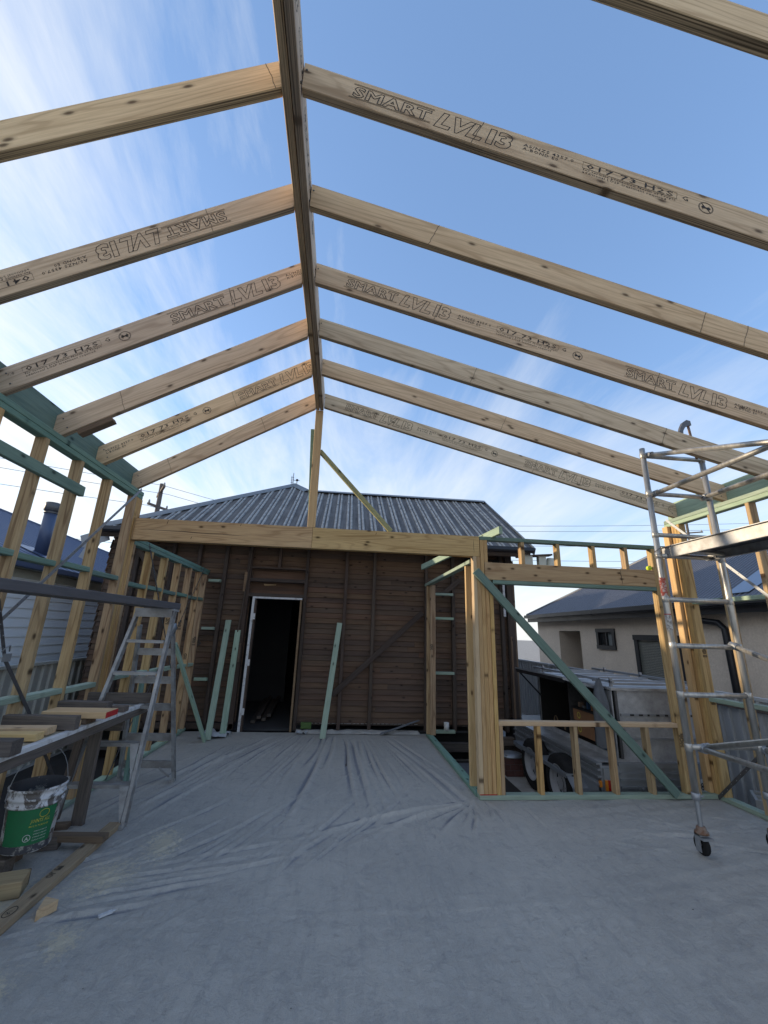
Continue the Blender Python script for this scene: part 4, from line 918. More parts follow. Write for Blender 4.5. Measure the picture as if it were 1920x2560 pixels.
offcut((-2.31, 3.24, .885), (-1.90, 3.34, .93), PINEP, 'pale pine block lying nearest behind the left-edge pair on the bench', .05)
offcut((-2.31, 3.08, .8855), (-1.87, 3.17, .928), PINEP, 'pale pine block at the left edge with its cut end facing the camera', .06)
offcut((-2.2, 2.76, .885), (-1.78, 2.85, .965), GREYW, 'dark block at the left edge of the picture, nearest on the bench', .0)

# ---------------------------------------------------------------- bucket
BX, BY, BZ = -2.085, 3.62, .112
bk = empty('bucket', (BX, BY, BZ), 'splattered white pail with a green label standing on timber under the bench', 'bucket')
prof = [(0, 0), (.135, 0), (.142, .012), (.158, .27), (.168, .272), (.168, .285), (.160, .287), (.161, .315), (.171, .317), (.171, .33), (.163, .332), (.165, .368), (.173, .37), (.174, .384), (.168, .386)]
m = MB(); m.lathe(prof, (BX, BY, BZ), 48); m.build('body', PAIL, bk)
m = MB(); m.lathe([(.1675, .3865), (.158, .366), (.146, .12), (.130, .02), (0, .02)], (BX, BY, BZ), 48); m.build('inside', PAILIN, bk)
a0 = math.atan2(-1, .15)
a0, a1 = -2.05, -.12
m = MB(); m.lathe([(.1475, .055), (.1625, .268)], (BX, BY, BZ), 24, a0=a0, a1=a1); lab = m.build('label', GREENL, bk)
m = MB(); m.lathe([(.1445, .01), (.1475, .054)], (BX, BY, BZ), 24, a0=-2.4, a1=-.0); m.build('cement_band', PAILIN, bk)
def wrap(txt, size, wid, ang, h, mat, shear=.2):
    vs, fs = text_mesh(txt, size, wid, False, shear); m = MB()
    q = []
    for p in vs:
        z = h+p.y; r = .1475+(z-.055)*(.015/.213)+.0012; a = ang+p.x/r; q.append((BX+r*math.cos(a), BY+r*math.sin(a), BZ+z))
    m.add(q, fs); m.build('label_print', mat, lab)
wrap('JOINTS ALL', .030, .11, -1.05, .185, YELL); wrap('MULTI PURPOSE', .014, .11, -1.07, .160, YELL)
for i in range(4): wrap('premixed compound', .011, .075, -.85, .13-.018*i, PLATEW, 0)
wrap('A', .03, .02, -1.13, .085, PLATEW, 0)
m = MB(); n = 16; q = []
for i in range(n+1):
    t = 2*math.pi*i/n; z = .098+.02*math.sin(t); r = .1475+(z-.055)*(.015/.213)+.002; a = -1.07+.02*math.cos(t)/r; q.append((BX+r*math.cos(a), BY+r*math.sin(a), BZ+z))
m.tube(q, .0018, 4, caps=False); m.build('label_print', PLATEW, lab)
m = MB(); q = []
for i in range(n+1):
    t = 2*math.pi*i/n; z = .235+.024*math.sin(t); r = .1475+(z-.055)*(.015/.213)+.002; a = -.62+.028*math.cos(t)/r; q.append((BX+r*math.cos(a), BY+r*math.sin(a), BZ+z))
m.tube(q, .0018, 4, caps=False); m.build('label_print', YELL, lab)
m = MB(); m.tube([(BX-.172*math.cos(.9), BY-.172*math.sin(.9), BZ+.30)]+[(BX+.18*math.cos(t)*-math.cos(.9), BY+.18*math.cos(t)*-math.sin(.9), BZ+.32+.30*math.sin(t)) for t in [math.pi*i/12 for i in range(13)]], .0028, 6); m.build('handle', GALV, bk)

# ---------------------------------------------------------------- timber lying on the floor
def lying(a, b, w_, t, z, mat, label, name='timber_offcut'):
    a, b = Vector((a[0], a[1], z+t/2)), Vector((b[0], b[1], z+t/2)); d = (b-a)
    return timber(name, a, b, w_, t, (-d.y, d.x, 0), mat, ch=.003, label=label, cat='offcut' if name == 'timber_offcut' else 'beam')
lo_ = lying((-1.742, 2.25), (-1.745, 4.16), .092, .045, .002, wood('used_pine', (.42, .33, .20), (.36, .27, .16), (.18, .12, .07), rings=24, knots=.25, contrast=.4, fine=.5), 'long pine stud lying on the membrane in the near left corner', 'lying_stud')
for (yy, tx) in ((3.45, 'H'), (3.36, 'OL')):
    vs, fs = text_mesh(tx, .05, .05 if tx == 'H' else .07, True, thick=.0022); m = MB(); m.add([(-1.775+p.y*.9, yy+p.x, .0475+p.z) for p in vs], fs); m.build('stamped_letter', INK, lo_)
m = MB(); m.tube([(-1.745+.025*math.cos(t), 3.03+.05*math.sin(t), .0477) for t in [2*math.pi*i/16 for i in range(17)]], .0022, 4, caps=False); vs, fs = text_mesh('RI', .035, .03, False); m.add([(-1.76+p.y, 3.01+p.x, .0478) for p in vs], fs); m.build('stamped_letter', INK, lo_)
lying((-2.28, 3.87), (-1.655, 3.835), .075, .042, .0485, GREYB, 'weathered batten lying across the long pine stud in front of the bucket')
lying((-2.25, 3.80), (-1.985, 3.86), .085, .085, .002, GREYW, 'thick grey block under the right side of the bucket')
lying((-2.32, 3.55), (-2.10, 3.52), .085, .085, .002, GREYW, 'thick grey block under the left side of the bucket')
m_ = lying((-2.23, 3.69), (-2.14, 3.67), .07, .05, .003, GREYB, 'small square-cut block on the floor in front of the bucket')
lying((-2.30, 4.13), (-2.10, 4.17), .06, .042, .002, GREYB, 'short brown block lying behind the bucket by the bench leg')
lying((-2.30, 3.18), (-1.86, 3.32), .16, .085, .002, MATS['used_pine'], 'big pale block at the left edge beside the lying stud')
lying((-2.10, 2.93), (-1.83, 3.04), .08, .085, .002, GREYW, 'grey block end at the left edge below the big pale block')
m = MB(); m.add([(-1.635, 3.15, .002), (-1.545, 3.12, .002), (-1.60, 3.02, .002), (-1.635, 3.15, .055), (-1.545, 3.12, .055), (-1.60, 3.02, .055)], [(0, 2, 1), (3, 4, 5), (0, 1, 4, 3), (1, 2, 5, 4), (2, 0, 3, 5)])
m.build('triangular_offcut', PINEP, None, 'small triangular pine offcut beside the lying stud', 'offcut', normals=True)
m = MB(); m.box((-.035, -.010, 0), (.035, .010, .011)); m.tube([(.035, 0, .005), (.055, 0, .005)], [.006, .003], 8)
a = .75; m.v = [(x*math.cos(a)-y*math.sin(a)-1.245, x*math.sin(a)+y*math.cos(a)+3.06, z+.005) for x, y, z in m.v]
m.build('sealant_tube', SOLEW, None, 'crushed silver tube lying on the membrane in the left foreground', 'tube')
# crumbs of timber and screws scattered on the membrane
m = MB(); rnd = random.Random(3)
for i in range(150):
    x, y = rnd.uniform(-2.2, 3.9), rnd.uniform(.8, 7.1)
    if x > 1.45 and y > 4.6: continue
    s = rnd.uniform(.002, .006); a = rnd.uniform(0, 3); z = floor_h(x, y)
    m.add([(x+s*math.cos(a), y+s*math.sin(a), z+.001), (x-s*math.sin(a), y+s*math.cos(a), z+.001), (x-s*math.cos(a), y-s*math.sin(a), z+.004), (x+s*.7*math.sin(a), y-s*.7*math.cos(a), z+.003)], [(0, 1, 2, 3)], 0 if rnd.random() < .6 else 1)
m.build('floor_crumbs', [PLATEW, BLACK], None, 'tiny pale and dark crumbs scattered over the membrane', None, kind='stuff')

# ---------------------------------------------------------------- scaffold tower
sf = empty('scaffold_tower', (3.3, 3.0, 0), 'aluminium mobile scaffold tower standing at the right edge of the picture', 'scaffold tower')
AXx, AYy = 2.957, 3.573; BXx, BYy = 3.60, 3.573; PR = .0255
def pole(x, y, z0, z1, nm='pole'): m = MB(); m.tube([(x, y, z0), (x, y, z1)], PR, 16); return m.build(nm, ALU, sf)
for (x, y) in ((AXx, AYy), (BXx, BYy), (AXx, 1.35), (BXx, 1.35)):
    pole(x, y, .40, 3.49 if x < 3 else 3.44)
    m = MB(); m.lathe([(.0265, 0), (.034, .004), (.034, .05), (.0265, .055)], (x, y, .385), 14); m.tube([(x+.03, y, .41), (x+.065, y, .41)], .008, 6); m.build('collar', GALV, sf)
    m = MB(); z = .16; zz_ = []
    while z < .40: zz_ += [(.0165, z), (.0195, z+.006)]; z += .012
    m.lathe(zz_, (x, y, 0), 12); m.build('adjusting_screw', GALV, sf)
    cs_ = MB(); cs_.lathe([(0, .205), (.03, .205), (.036, .19), (.036, .172), (.05, .17), (.05, .155), (0, .155)], (x, y, 0), 16); cs_.build('caster_head', RUST, sf)
    m = MB(); m.box((x-.035, y-.01, .03), (x-.029, y+.04, .16)); m.box((x+.029, y-.01, .03), (x+.035, y+.04, .16)); m.box((x-.035, y-.02, .14), (x+.035, y+.04, .156)); m.box((x-.045, y-.06, .125), (x+.045, y-.02, .14))
    m.tube([(x-.04, y+.015, .075), (x+.04, y+.015, .075)], .008, 8); m.build('caster_fork', GALV, sf)
    m = MB(); m.lathe([(.02, -.018), (.06, -.018), (.068, -.014), (.073, -.006), (.073, .006), (.068, .014), (.06, .018), (.02, .018)], (x, y+.015, .075), 24, axis='x'); m.build('caster_wheel', RUBBER, sf)
for y in (AYy, 1.35):
    for z in (.769, 1.174, 1.579, 1.984, 2.389, 2.591, 3.008, 3.411):
        m = MB(); m.tube([(AXx+.02, y, z), (BXx-.02, y, z)], .0215, 12); m.build('rung', ALU, sf)
        for x in (AXx, BXx): m = MB(); m.lathe([(PR, -.03), (PR+.004, -.026), (PR+.004, .026), (PR, .03)], (x, y, z), 14); m.build('weld_collar', ALU, sf)
def brace(a, b, nm='brace_tube'):
    m = MB(); m.tube([a, b], .022, 12)
    for p, q in ((a, b), (b, a)):
        d = (Vector(q)-Vector(p)).normalized(); c = Vector(p)
        m.tube([c-d*.05, c+d*.02], .031, 10, 1); m.tube([c+Vector((-.03, 0, 0)), c+Vector((.03, 0, 0))], .02, 8, 1)
    m.build(nm, [ALU, GALV], sf)
brace((3.01, 3.53, 3.41), (2.975, 1.38, 2.65))
brace((3.02, 3.55, 3.01), (3.08, 1.38, 3.01)); brace((3.545, 3.55, 3.005), (3.56, 1.38, 3.005))
brace((3.55, 3.55, 1.585), (3.55, 1.4, .87)); brace((3.075, 3.55, .757), (3.08, 1.4, .757)); brace((3.11, 3.55, .775), (3.05, 1.4, 1.43))
brace((BXx+.02, 3.54, .757), (BXx+.03, 1.4, .757))
# platform
pf = MB(); pf.box((3.06, 1.2, 2.452), (3.50, 3.60, 2.464)); po = pf.build('platform_board', DARKW, sf)
for x in (3.035, 3.505):
    m = MB(); m.box((x-.002, 1.2, 2.375), (x+.002, 3.61, 2.468)); m.box((x-.002 if x < 3.2 else x-.03, 1.2, 2.37), (x+.03 if x < 3.2 else x+.002, 3.61, 2.374)); m.box((x-.022, 1.2, 2.4685), (x+.022, 3.62, 2.474)); m.build('platform_side', ALUW, sf)
    m = MB(); m.box((x-.006, 3.52, 2.375), (x-.0022, 3.60, 2.445)); k = m.build('end_bracket', ALUW, sf)
    m = MB()
    for dy in (3.54, 3.575): m.lathe([(0, -.001), (.006, -.001), (.006, .001)], (x-.0068, dy, 2.40), 8, axis='x')
    m.build('rivet', STEELD, k)
m = MB(); m.tube([(3.10, 3.40, 2.40), (3.46, 3.40, 2.40)], .02, 10); m.tube([(3.10, 2.3, 2.40), (3.46, 2.3, 2.40)], .02, 10); m.build('cross_tube', ALU, sf)
m = MB(); m.lathe([(PR+.0012, 1.98+.0), (PR+.0012, 2.18)], (AXx, AYy, 0), 18); m.build('red_sleeve', RED2, sf)
m = MB(); m.lathe([(PR+.001, 1.71), (PR+.001, 1.845)], (AXx, AYy, 0), 18); m.build('paper_sticker', TAG, sf)
m = MB(); m.lathe([(PR+.0016, 1.845), (PR+.0016, 1.853)], (AXx, AYy, 0), 18); m.build('sticker_edge', REDP, sf)
m = MB()
for k in range(3): m.tube([(AXx+(PR+.004)*math.cos(t), AYy+(PR+.004)*math.sin(t), 2.385+k*.03+.02*math.sin(t+k)) for t in [2*math.pi*i/14 for i in range(15)]], .0022, 5, caps=False)
m.build('tie_wire', STEELD, sf)
m = MB(); m.lathe([(0, 0), (.028, 0), (.028, .035), (0, .035)], (0, 0, 0), 16, axis='y'); m.v = [(a+3.755, b+4.655+.05, c+2.472) for a, b, c in m.v]
m.build('tape_measure', LIME, None, 'small lime tape measure on the window lintel beside the scaffold pole', 'tape measure', normals=True)

# ---------------------------------------------------------------- tradesman's trailer
tr = empty('trailer', (3.7, 6.0, -.45), 'galvanised tandem trailer with a checker-plate tool box, its side flap raised', 'trailer')
TX0, TX1, TY0, TY1 = 3.0, 4.55, 4.99, 7.35
m = MB()   # ribbed left side, tray
for z0, z1, dx in ((.245, .265, -.03), (.205, .245, .014), (.185, .205, -.02), (.135, .185, .016), (.115, .135, -.02), (.06, .115, .014), (.04, .06, -.03), (-.06, .04, .008)): m.box((TX0+dx, TY0, z0), (TX0+.04, TY1, z1))
m.build('side_panel', GALV, tr)
m = MB()
for z0, z1, dy in ((.215, .265, -.012), (.165, .215, .010), (.15, .165, -.01), (.10, .15, .012), (.085, .10, -.010), (.03, .085, .012), (.012, .03, -.012), (-.06, .012, .006)): m.box((3.24, TY0+dy, z0), (TX1, TY0+.04, z1))
m.build('tailgate', GALV, tr)
m = MB(); m.box((3.45, TY0-.02, -.02), (3.52, TY0-.012, .03)); m.box((3.47, TY0-.05, .0), (3.50, TY0-.02, .02)); m.build('latch', GALV, tr)
m = MB(); m.box((TX0+.02, TY0-.005, -.12), (3.235, TY0+.06, .235)); m.build('corner_post', GALV, tr)
m = MB(); m.box((TX0, TY0+.04, -.14), (TX1, TY1, -.06)); m.build('chassis', GALV, tr)
m = MB(); m.box((TX0+.04, TY0+.04, -.05), (TX1-.02, TY1, .0)); m.build('tray_floor', CHECK, tr)
m = MB(); m.box((TX1-.03, TY0, 0), (TX1, TY1, .26)); m.box((TX0, TY1-.03, 0), (TX1, TY1, .26)); m.build('side_panel', GALV, tr)
# mudguard
m = MB(); m.box((2.79, 5.34, .032), (3.0, 6.9, .052)); m.box((2.785, 5.34, .005), (2.79, 6.9, .052)); m.add([(x_, a, b) for x_ in (2.79, 3.0) for a, b in ((5.34, .03), (5.22, -.06), (5.2, -.2))], [(0, 1, 4, 3), (1, 2, 5, 4)]); m.build('mudguard', GALV, tr)
m = MB(); m.add([(2.982, 5.0, -.02), (2.982, 5.36, -.14), (2.982, 5.42, .09), (2.982, 5.0, .09)], [(0, 1, 2, 3)]); m.build('side_skirt', GALV, tr)
m = MB(); m.box((3.02, 5.1, -.44), (3.04, 7.2, -.06)); m.build('underbody_shadow_panel', VOID, tr) if False else None
def wheel(y, z=-.125):
    w0 = MB(); w0.lathe([(.20, -.085), (.29, -.09), (.318, -.07), (.325, -.03), (.325, .03), (.318, .07), (.29, .09), (.20, .085)], (2.90, y, z), 36, axis='x'); wo = w0.build('wheel', RUBBER, tr)
    m = MB(); m.lathe([(.205, -.085), (.196, -.088), (.185, -.05), (.17, -.02), (.15, -.015)], (2.90, y, z), 32, axis='x'); m.lathe([(.07, -.05), (.05, -.055), (0, -.055)], (2.90, y, z), 20, axis='x')
    for k in range(8):
        a = 2*math.pi*k/8; c, s = math.cos(a), math.sin(a); q = .032
        m.add([(2.86, y+.06*c-q*s, z+.06*s+q*c), (2.86, y+.06*c+q*s, z+.06*s-q*c), (2.885, y+.155*c+q*.7*s, z+.155*s-q*.7*c), (2.885, y+.155*c-q*.7*s, z+.155*s+q*.7*c)], [(0, 1, 2, 3)])
    m.build('rim', plain('rim_paint', (.33, .33, .34), .5) if 'rim_paint' not in MATS else MATS['rim_paint'], wo)
    m = MB(); m.lathe([(.15, .0), (0, .0)], (2.90, y, z), 20, axis='x'); m.build('drum', BLACK, wo)
wheel(5.62); wheel(6.38)
# tail light and plate
m = MB(); m.box((3.035, TY0-.03, -.085), (3.20, TY0-.006, .215)); m.build('light_bracket', GALV, tr)
m = MB(); m.box((3.035, TY0-.052, .0), (3.06, TY0-.031, .105)); m.build('tail_light', AMBER, tr)
m = MB(); m.box((3.061, TY0-.052, .0), (3.115, TY0-.031, .105)); m.build('tail_light', REDL, tr)
m = MB(); m.box((2.985, TY0-.02, .03), (3.01, TY0+.01, .09)); m.build('side_marker', AMBER, tr)
m = MB(); m.box((4.03, TY0-.03, -.03), (4.40, TY0-.022, .11)); pl = m.build('number_plate', PLATEW, tr)
vs, fs = text_mesh('T 8', .11, .17, False); m = MB(); m.add([(4.06+p.x, TY0-.031, .0+p.y) for p in vs], fs); m.build('plate_print', BLACK, pl)
# tool box
BX0, BX1, BY0, BY1, BZ0, BZ1 = 3.26, 4.45, 5.02, 6.92, .30, 1.03
m = MB(); m.box((BX0+.07, BY0, BZ0), (BX1, BY0+.02, BZ1)); m.box((BX1-.02, BY0, BZ0), (BX1, BY1, BZ1)); m.box((BX0, BY1-.02, BZ0), (BX1, BY1, BZ1)); m.build('box_panel', CHECK, tr)
m = MB(); m.box((BX0, BY0, .265), (BX1, BY1, .30)); m.box((TX0+.02, BY0, .262), (BX0, BY1, .268)); m.build('box_floor', CHECK, tr)
m = MB(); m.box((BX0-.02, BY0-.04, BZ1), (BX1+.03, BY1+.03, BZ1+.03)); m.build('box_lid', ALUW, tr)
m = MB(); m.box((BX0+.09, BY0-.018, .75), (BX1, BY0-.002, .775)); m.box((BX0+.09, BY0-.018, .50), (BX1, BY0-.002, .518)); m.build('trim_strip', GALV, tr)
for i in range(9): x_ = BX0+.2+i*.11; m = MB(); m.box((x_, BY0-.021, .752), (x_+random.uniform(.02, .06), BY0-.0185, .772)); m.build('latch_slot', BLACK, tr)
m = MB(); m.bar((BX0+.05, BY0-.01, BZ0), (BX0+.05, BY0-.01, BZ1), .03, .02, (1, 0, 0)); m.build('hinge_post', STEELD, tr)
m = MB(); m.box((BX0, BY0, BZ0), (BX0+.015, BY0+.13, BZ1)); m.box((BX0, BY1-.03, BZ0), (BX0+.015, BY1, BZ1)); m.box((BX0, BY0+.13, BZ0), (BX0+.015, BY1-.03, BZ0+.03)); m.build('box_panel', CHECK, tr)
m = MB(); m.box((BX0+.5, BY0+.02, BZ0), (BX0+.52, BY1-.02, BZ1)); m.box((BX0+.016, BY1-.03, BZ0), (BX0+.5, BY1-.021, BZ1)); m.box((BX0+.016, BY0+.021, BZ0), (BX0+.5, BY0+.03, BZ1)); m.box((BX0, BY0+.02, BZ1-.012), (BX0+.5, BY1-.02, BZ1-.002)); m.box((BX0+.016, BY0+.03, .301), (BX0+.5, BY1-.03, .306)); m.build('box_shade_lining', VOID, tr)  # black inner faces added to paint in the shade of the open box
m = MB(); m.box((BX0+.02, 6.02, BZ0), (BX0+.5, 6.04, BZ1)); m.build('divider', STEELD, tr)
m = MB(); m.box((BX0+.03, 5.42, .68), (BX0+.5, 6.0, .70)); m.build('shelf', BLACK, tr)
for z in (.36, .53):
    m = MB(); m.box((BX0+.05, 5.46, z), (BX0+.42, 6.0, z+.145)); k = m.build('drawer', CARTON, tr)
    m = MB(); m.lathe([(.028, 0), (.040, 0)], (BX0+.048, 5.86, z+.075), 18, axis='x'); m.build('round_badge', YELL, k)
for i in range(5): m = MB(); y_ = 5.5+i*.1; m.box((BX0+.1, y_, .701), (BX0+.16, y_+.04, .73+.03*(i % 3))); m.build('tool', (PLATEW, CARTON, BLUEP, GREYCLOTH, RUST)[i], tr)
m = MB(); m.box((BX0+.04, 5.28, .31), (BX0+.3, 5.42, .72)); m.build('tool_bag', BLUEP, tr)
m = MB(); m.box((BX0+.01, 5.42, .31), (BX0+.03, 5.44, .80)); m.build('door_seal', GREENP, tr)
m = MB(); m.lathe([(.05, 0), (.06, .01), (.05, .02)], (BX0+.06, 6.55, .42), 14, axis='x'); m.lathe([(0, 0), (.03, .01)], (BX0+.06, 6.3, .36), 10, axis='x'); m.build('power_tool', GREYB, tr)
# raised flap and rack
fz = 1.10
HF = [(BX0, BY0+.2), (BX0, BY1)]; OX, OZ, HZ = 2.78, 1.145, 1.0
m = MB(); m.add([(BX0, BY0+.2, HZ+.03), (BX0, BY1, HZ+.03), (OX, BY1-.25, OZ), (OX, BY0+.2, OZ)], [(0, 1, 2, 3)]); m.add([(OX, BY1-.25, OZ), (OX, BY0+.2, OZ), (OX, BY0+.2, OZ-.02), (OX, BY1-.25, OZ-.02)], [(0, 1, 2, 3)]); m.add([(OX, BY0+.2, OZ), (BX0, BY0+.2, HZ+.03), (BX0, BY0+.2, HZ), (OX, BY0+.2, OZ-.03)], [(0, 1, 2, 3)]); m.build('raised_flap', GALV, tr)
m = MB(); m.add([(BX0, BY0+.205, HZ), (BX0, BY1, HZ), (OX+.003, BY1-.25, OZ-.032), (OX+.003, BY0+.205, OZ-.032)], [(3, 2, 1, 0)]); m.add([(OX+.003, BY1-.25, OZ-.02), (OX+.003, BY0+.205, OZ-.02), (OX+.02, BY0+.205, OZ-.07), (OX+.02, BY1-.25, OZ-.07)], [(0, 1, 2, 3)]); m.build('flap_lining', BLACK, tr)
m = MB(); m.tube([(OX+.03, 6.6, 1.09), (BX0, 6.85, .72)], .012, 8); m.build('gas_strut', BLACK, tr)
m = MB()
for x_ in (BX0+.08, BX1-.05): m.bar((x_, BY0+.05, BZ1+.085), (x_, BY1+.3, BZ1+.085), .03, .03, (0, 0, 1))
for i in range(6): m.bar((BX0+.08, BY0+.1+i*.38, BZ1+.06), (BX1-.05, BY0+.1+i*.38, BZ1+.06), .025, .025, (0, 0, 1)); 
for x_ in (BX0+.08, BX1-.05):
    for y_ in (BY0+.1, BY0+1.0, BY1-.05): m.bar((x_, y_, BZ1+.03), (x_, y_, BZ1+.13), .03, .03, (1, 0, 0))
m.build('roof_rack', GALV, tr)
m = MB(); m.box((3.05, 7.36, -.15), (3.75, 7.9, .24)); m.build('front_box', DKMET, tr)
m = MB(); m.lathe([(0, -.03), (.09, -.03), (.09, .03), (0, .03)], (3.1, 7.7, -.3), 16, axis='x'); m.tube([(3.1, 7.7, -.3), (3.1, 7.7, .1)], .015, 8); m.build('jockey_wheel', RUBBER, tr)
m = MB(); m.bar((2.86, 5.16, -.30), (2.90, 5.30, .10), .06, .012, (0, 1, 0)); m.build('ramp_strip', PLATEW, tr)
# grey jacket hanging from the open box
m = MB(); grid = []
for j in range(15):
    t = j/14; z = 1.14-.74*t; wv = .03+.085*min(1, t*2.6)+.02*t
    row = []
    for i in range(17):
        a = 2*math.pi*i/16; fold = 1+.22*math.sin(a*4+t*2)+.12*math.sin(a*7-t*3)
        row.append((3.19+.045*(.4+min(1, t*3))*math.cos(a)*fold, 5.13+wv*math.sin(a)*fold+.02*t, z+.015*math.sin(a*3)))
    grid.append(row)
m.sheet(grid); m.build('hanging_jacket', GREYCLOTH, None, 'grey hooded jacket hanging at the open side of the trailer box', 'jacket', normals=True)

# ---------------------------------------------------------------- brick pier
bpier = empty('brick_pier', (2.79, 7.04, -.45), 'low brown brick pier with a metal cap under the house corner', 'pier')
m = MB(); m.box((2.66, 6.91, -.449), (2.924, 7.17, -.16)); m.build('mortar_core', MORTAR, bpier)
z = -.445; r_ = 0
while z < -.21:
    for s in ((0, .128), (.136, .27)) if r_ % 2 == 0 else ((0, .062), (.07, .20), (.208, .27)):
        m = MB(); m.box((2.655+s[0], 6.903, z), (2.655+s[1], 7.177, z+.074)); m.build('brick', BRICKM, bpier)
    z += .082; r_ += 1
m = MB(); m.lathe([(.19, -.02), (.18, .0), (.06, .03), (0, .03)], (2.79, 7.04, -.165), 12); m.build('metal_cap', GALV, bpier)
m = MB(); m.box((2.98, 7.0, -.449), (3.2, 7.02, -.05)); m.build('leaning_sheet', CONC, None, 'grey cement sheet leaning beside the brick pier', 'sheet')
m = MB(); m.box((1.62, 6.4, -.449), (2.3, 7.4, -.40)); m.build('membrane_flap', GREYCLOTH, None, 'dark loose membrane hanging in the gap behind the side wall plate', 'membrane')

# ---------------------------------------------------------------- concrete blocks outside right
def cblock(x, y, z, rot, label):
    m = MB(); L, W, H, t = .39, .19, .19, .032
    m.box((-L/2, -W/2, 0), (L/2, -W/2+t, H)); m.box((-L/2, W/2-t, 0), (L/2, W/2, H))
    for a in (-L/2, -t/2, L/2-t): m.box((a, -W/2+t, 0), (a+t, W/2-t, H))
    c, s = math.cos(rot), math.sin(rot); m.v = [(p[0]*c-p[1]*s+x, p[0]*s+p[1]*c+y, p[2]+z) for p in m.v]
    m.build('concrete_block', CONC, None, label, 'block', 'hollow concrete blocks outside the right wall')
cblock(4.95, 5.0, -.45, .5, 'bottom hollow concrete block outside the right wall'); cblock(4.95, 4.98, -.258, .9, 'top hollow concrete block, turned askew on the one below')
cblock(4.75, 4.62, -.45, .3, 'nearer hollow concrete block behind the scaffold foot')

# ---------------------------------------------------------------- fences
def sheetfence(name, x, y0, y1, z0, z1, mat, label, pitch=.19, amp=.03, face=1, rail=True, seg=2.35):
    f = empty(name, (x, (y0+y1)/2, z0), label, 'fence')
    y = y0
    while y < y1-.01:
        ye = min(y+seg, y1); m = MB(); pts = []; yy = y
        while yy < ye:
            for d, o in ((0, 0), (.30, 0), (.38, 1), (.62, 1), (.70, 0)): pts.append((yy+d*pitch, o*amp))
            yy += pitch
        m.add([(x+face*o, min(q, ye), z) for z in (z0, z1) for q, o in pts], [(i, i+1, len(pts)+i+1, len(pts)+i) for i in range(len(pts)-1)])
        m.build('fence_sheet', mat, f)
        m = MB(); m.box((x-.03, ye-.025, z0), (x+.03+face*amp, ye+.025, z1+.01)); m.build('fence_post', mat, f)
        m = MB(); m.box((x-.035, y+.03, z1), (x+.035+max(0, face*amp), ye-.03, z1+.04)); m.build('fence_cap', mat, f)
        y = ye
    return f
lf = sheetfence('metal_fence', -4.5, 1.5, 13, -.45, .97, FENCEB, 'beige ribbed metal fence outside the left wall, below the white cladding')
rfn = sheetfence('metal_fence', 5.25, 1.0, 17, -.45, .93, FENCEG, 'grey ribbed metal fence outside on the right behind the trailer', face=-1, pitch=.15)
m = MB(); m.box((5.17, 1.0, .80), (5.21, 8.2, .845)); m.build('fence_rail', GREYW, rfn)

# ---------------------------------------------------------------- left neighbour
ln = empty('neighbour_house', (-6, 8, -.45), 'white clad neighbouring house with a slate blue roof on the left', 'house')
z = -.3
while z < 2.36:
    m = MB(); m.add([(-5.19, 0, z), (-5.19, 17, z), (-5.205, 17, z+.148), (-5.205, 0, z+.148), (-5.22, 0, z), (-5.22, 17, z)], [(0, 1, 2, 3), (4, 5, 1, 0)]); m.build('cladding_board', CLAD, ln); z += .15
m = MB(); m.box((-5.3, 0, -.45), (-5.221, 17, 2.45)); m.box((-5.3, 17, -.45), (-12, 17.1, 2.45)); m.build('wall', CREAM, ln)
m = MB(); m.add([(-5.05, 0, 2.44), (-5.05, 17, 2.44), (-5.25, 17, 2.40), (-5.25, 0, 2.40)], [(0, 1, 2, 3)]); m.box((-5.25, 0, 2.27), (-5.185, 17, 2.40)); m.build('eave_trim', CREAM, ln)
def lr(x, y): return (x, y, 2.5+.45*(-4.99-x))
yy = -3.0; k = 0
while yy < 24.5:
    y2 = min(yy+.76, 24.6)
    def xl(y):  # roof surface stops at the hip running down to the far corner
        if y < 11.6: return -9.3
        if y < 15.0: return -9.3+(y-11.6)*(1.12/3.4)
        return -8.18+(y-15)*(3.19/9.7)
    m = MB(); vs = []; cols = []
    for s in range(5):
        y_ = yy+(y2-yy)*s/4
        for (dy, h) in ((0, 0), (.06, .0), (.075, .014), (.09, 0)): cols.append((y_+dy*(y2-yy)/.76, h))
    cols = [c for c in cols if c[0] <= y2+.001]
    m.add([(lr(-4.95, q)[0], q, lr(-4.95, q)[2]+h) for q, h in cols]+[(lr(xl(q), q)[0], q, lr(xl(q), q)[2]+h) for q, h in cols], [(i, i+1, len(cols)+i+1, len(cols)+i) for i in range(len(cols)-1)])
    m.build('roof_sheet', NBROOF, ln); yy = y2
m = MB(); m.add([(-9.3, -3, 4.44), (-9.3, 11.6, 4.44), (-14, 11.6, 2.4), (-14, -3, 2.4)], [(0, 1, 2, 3)]); m.add([(-9.3, 11.6, 4.43), (-4.95, 24.6, 2.48), (-14, 24.6, 2.3)], [(0, 1, 2)]); m.build('roof_slope', NBROOF, ln)
cap_ = MB(); cap_.tube([lr(-9.3, 11.6), lr(-8.18, 15.0), lr(-4.99, 24.6)], .05, 6); cap_.tube([lr(-9.3, -3), lr(-9.3, 11.6)], .05, 6); cap_.build('ridge_cap', NBROOF, ln)
m = MB(); m.add([(-4.93, y_, z_) for y_ in (-3, 24.6) for z_ in (2.40, 2.49)], [(0, 2, 3, 1)]); m.box((-5.0, -3, 2.40), (-4.93, 24.6, 2.41)); m.build('gutter', NBROOF, ln)
m = MB(); m.tube([(-5.70, 8.3, 2.80), (-5.70, 8.3, 3.60)], .105, 18); fo = m.build('flue', NBROOF, ln)
m = MB(); m.lathe([(.105, 0), (.12, .01), (.105, .03), (.12, .05), (.135, .07), (.135, .2), (.12, .22), (0, .22)], (-5.70, 8.3, 3.60), 18); m.build('flue_cap', STEELD, fo)
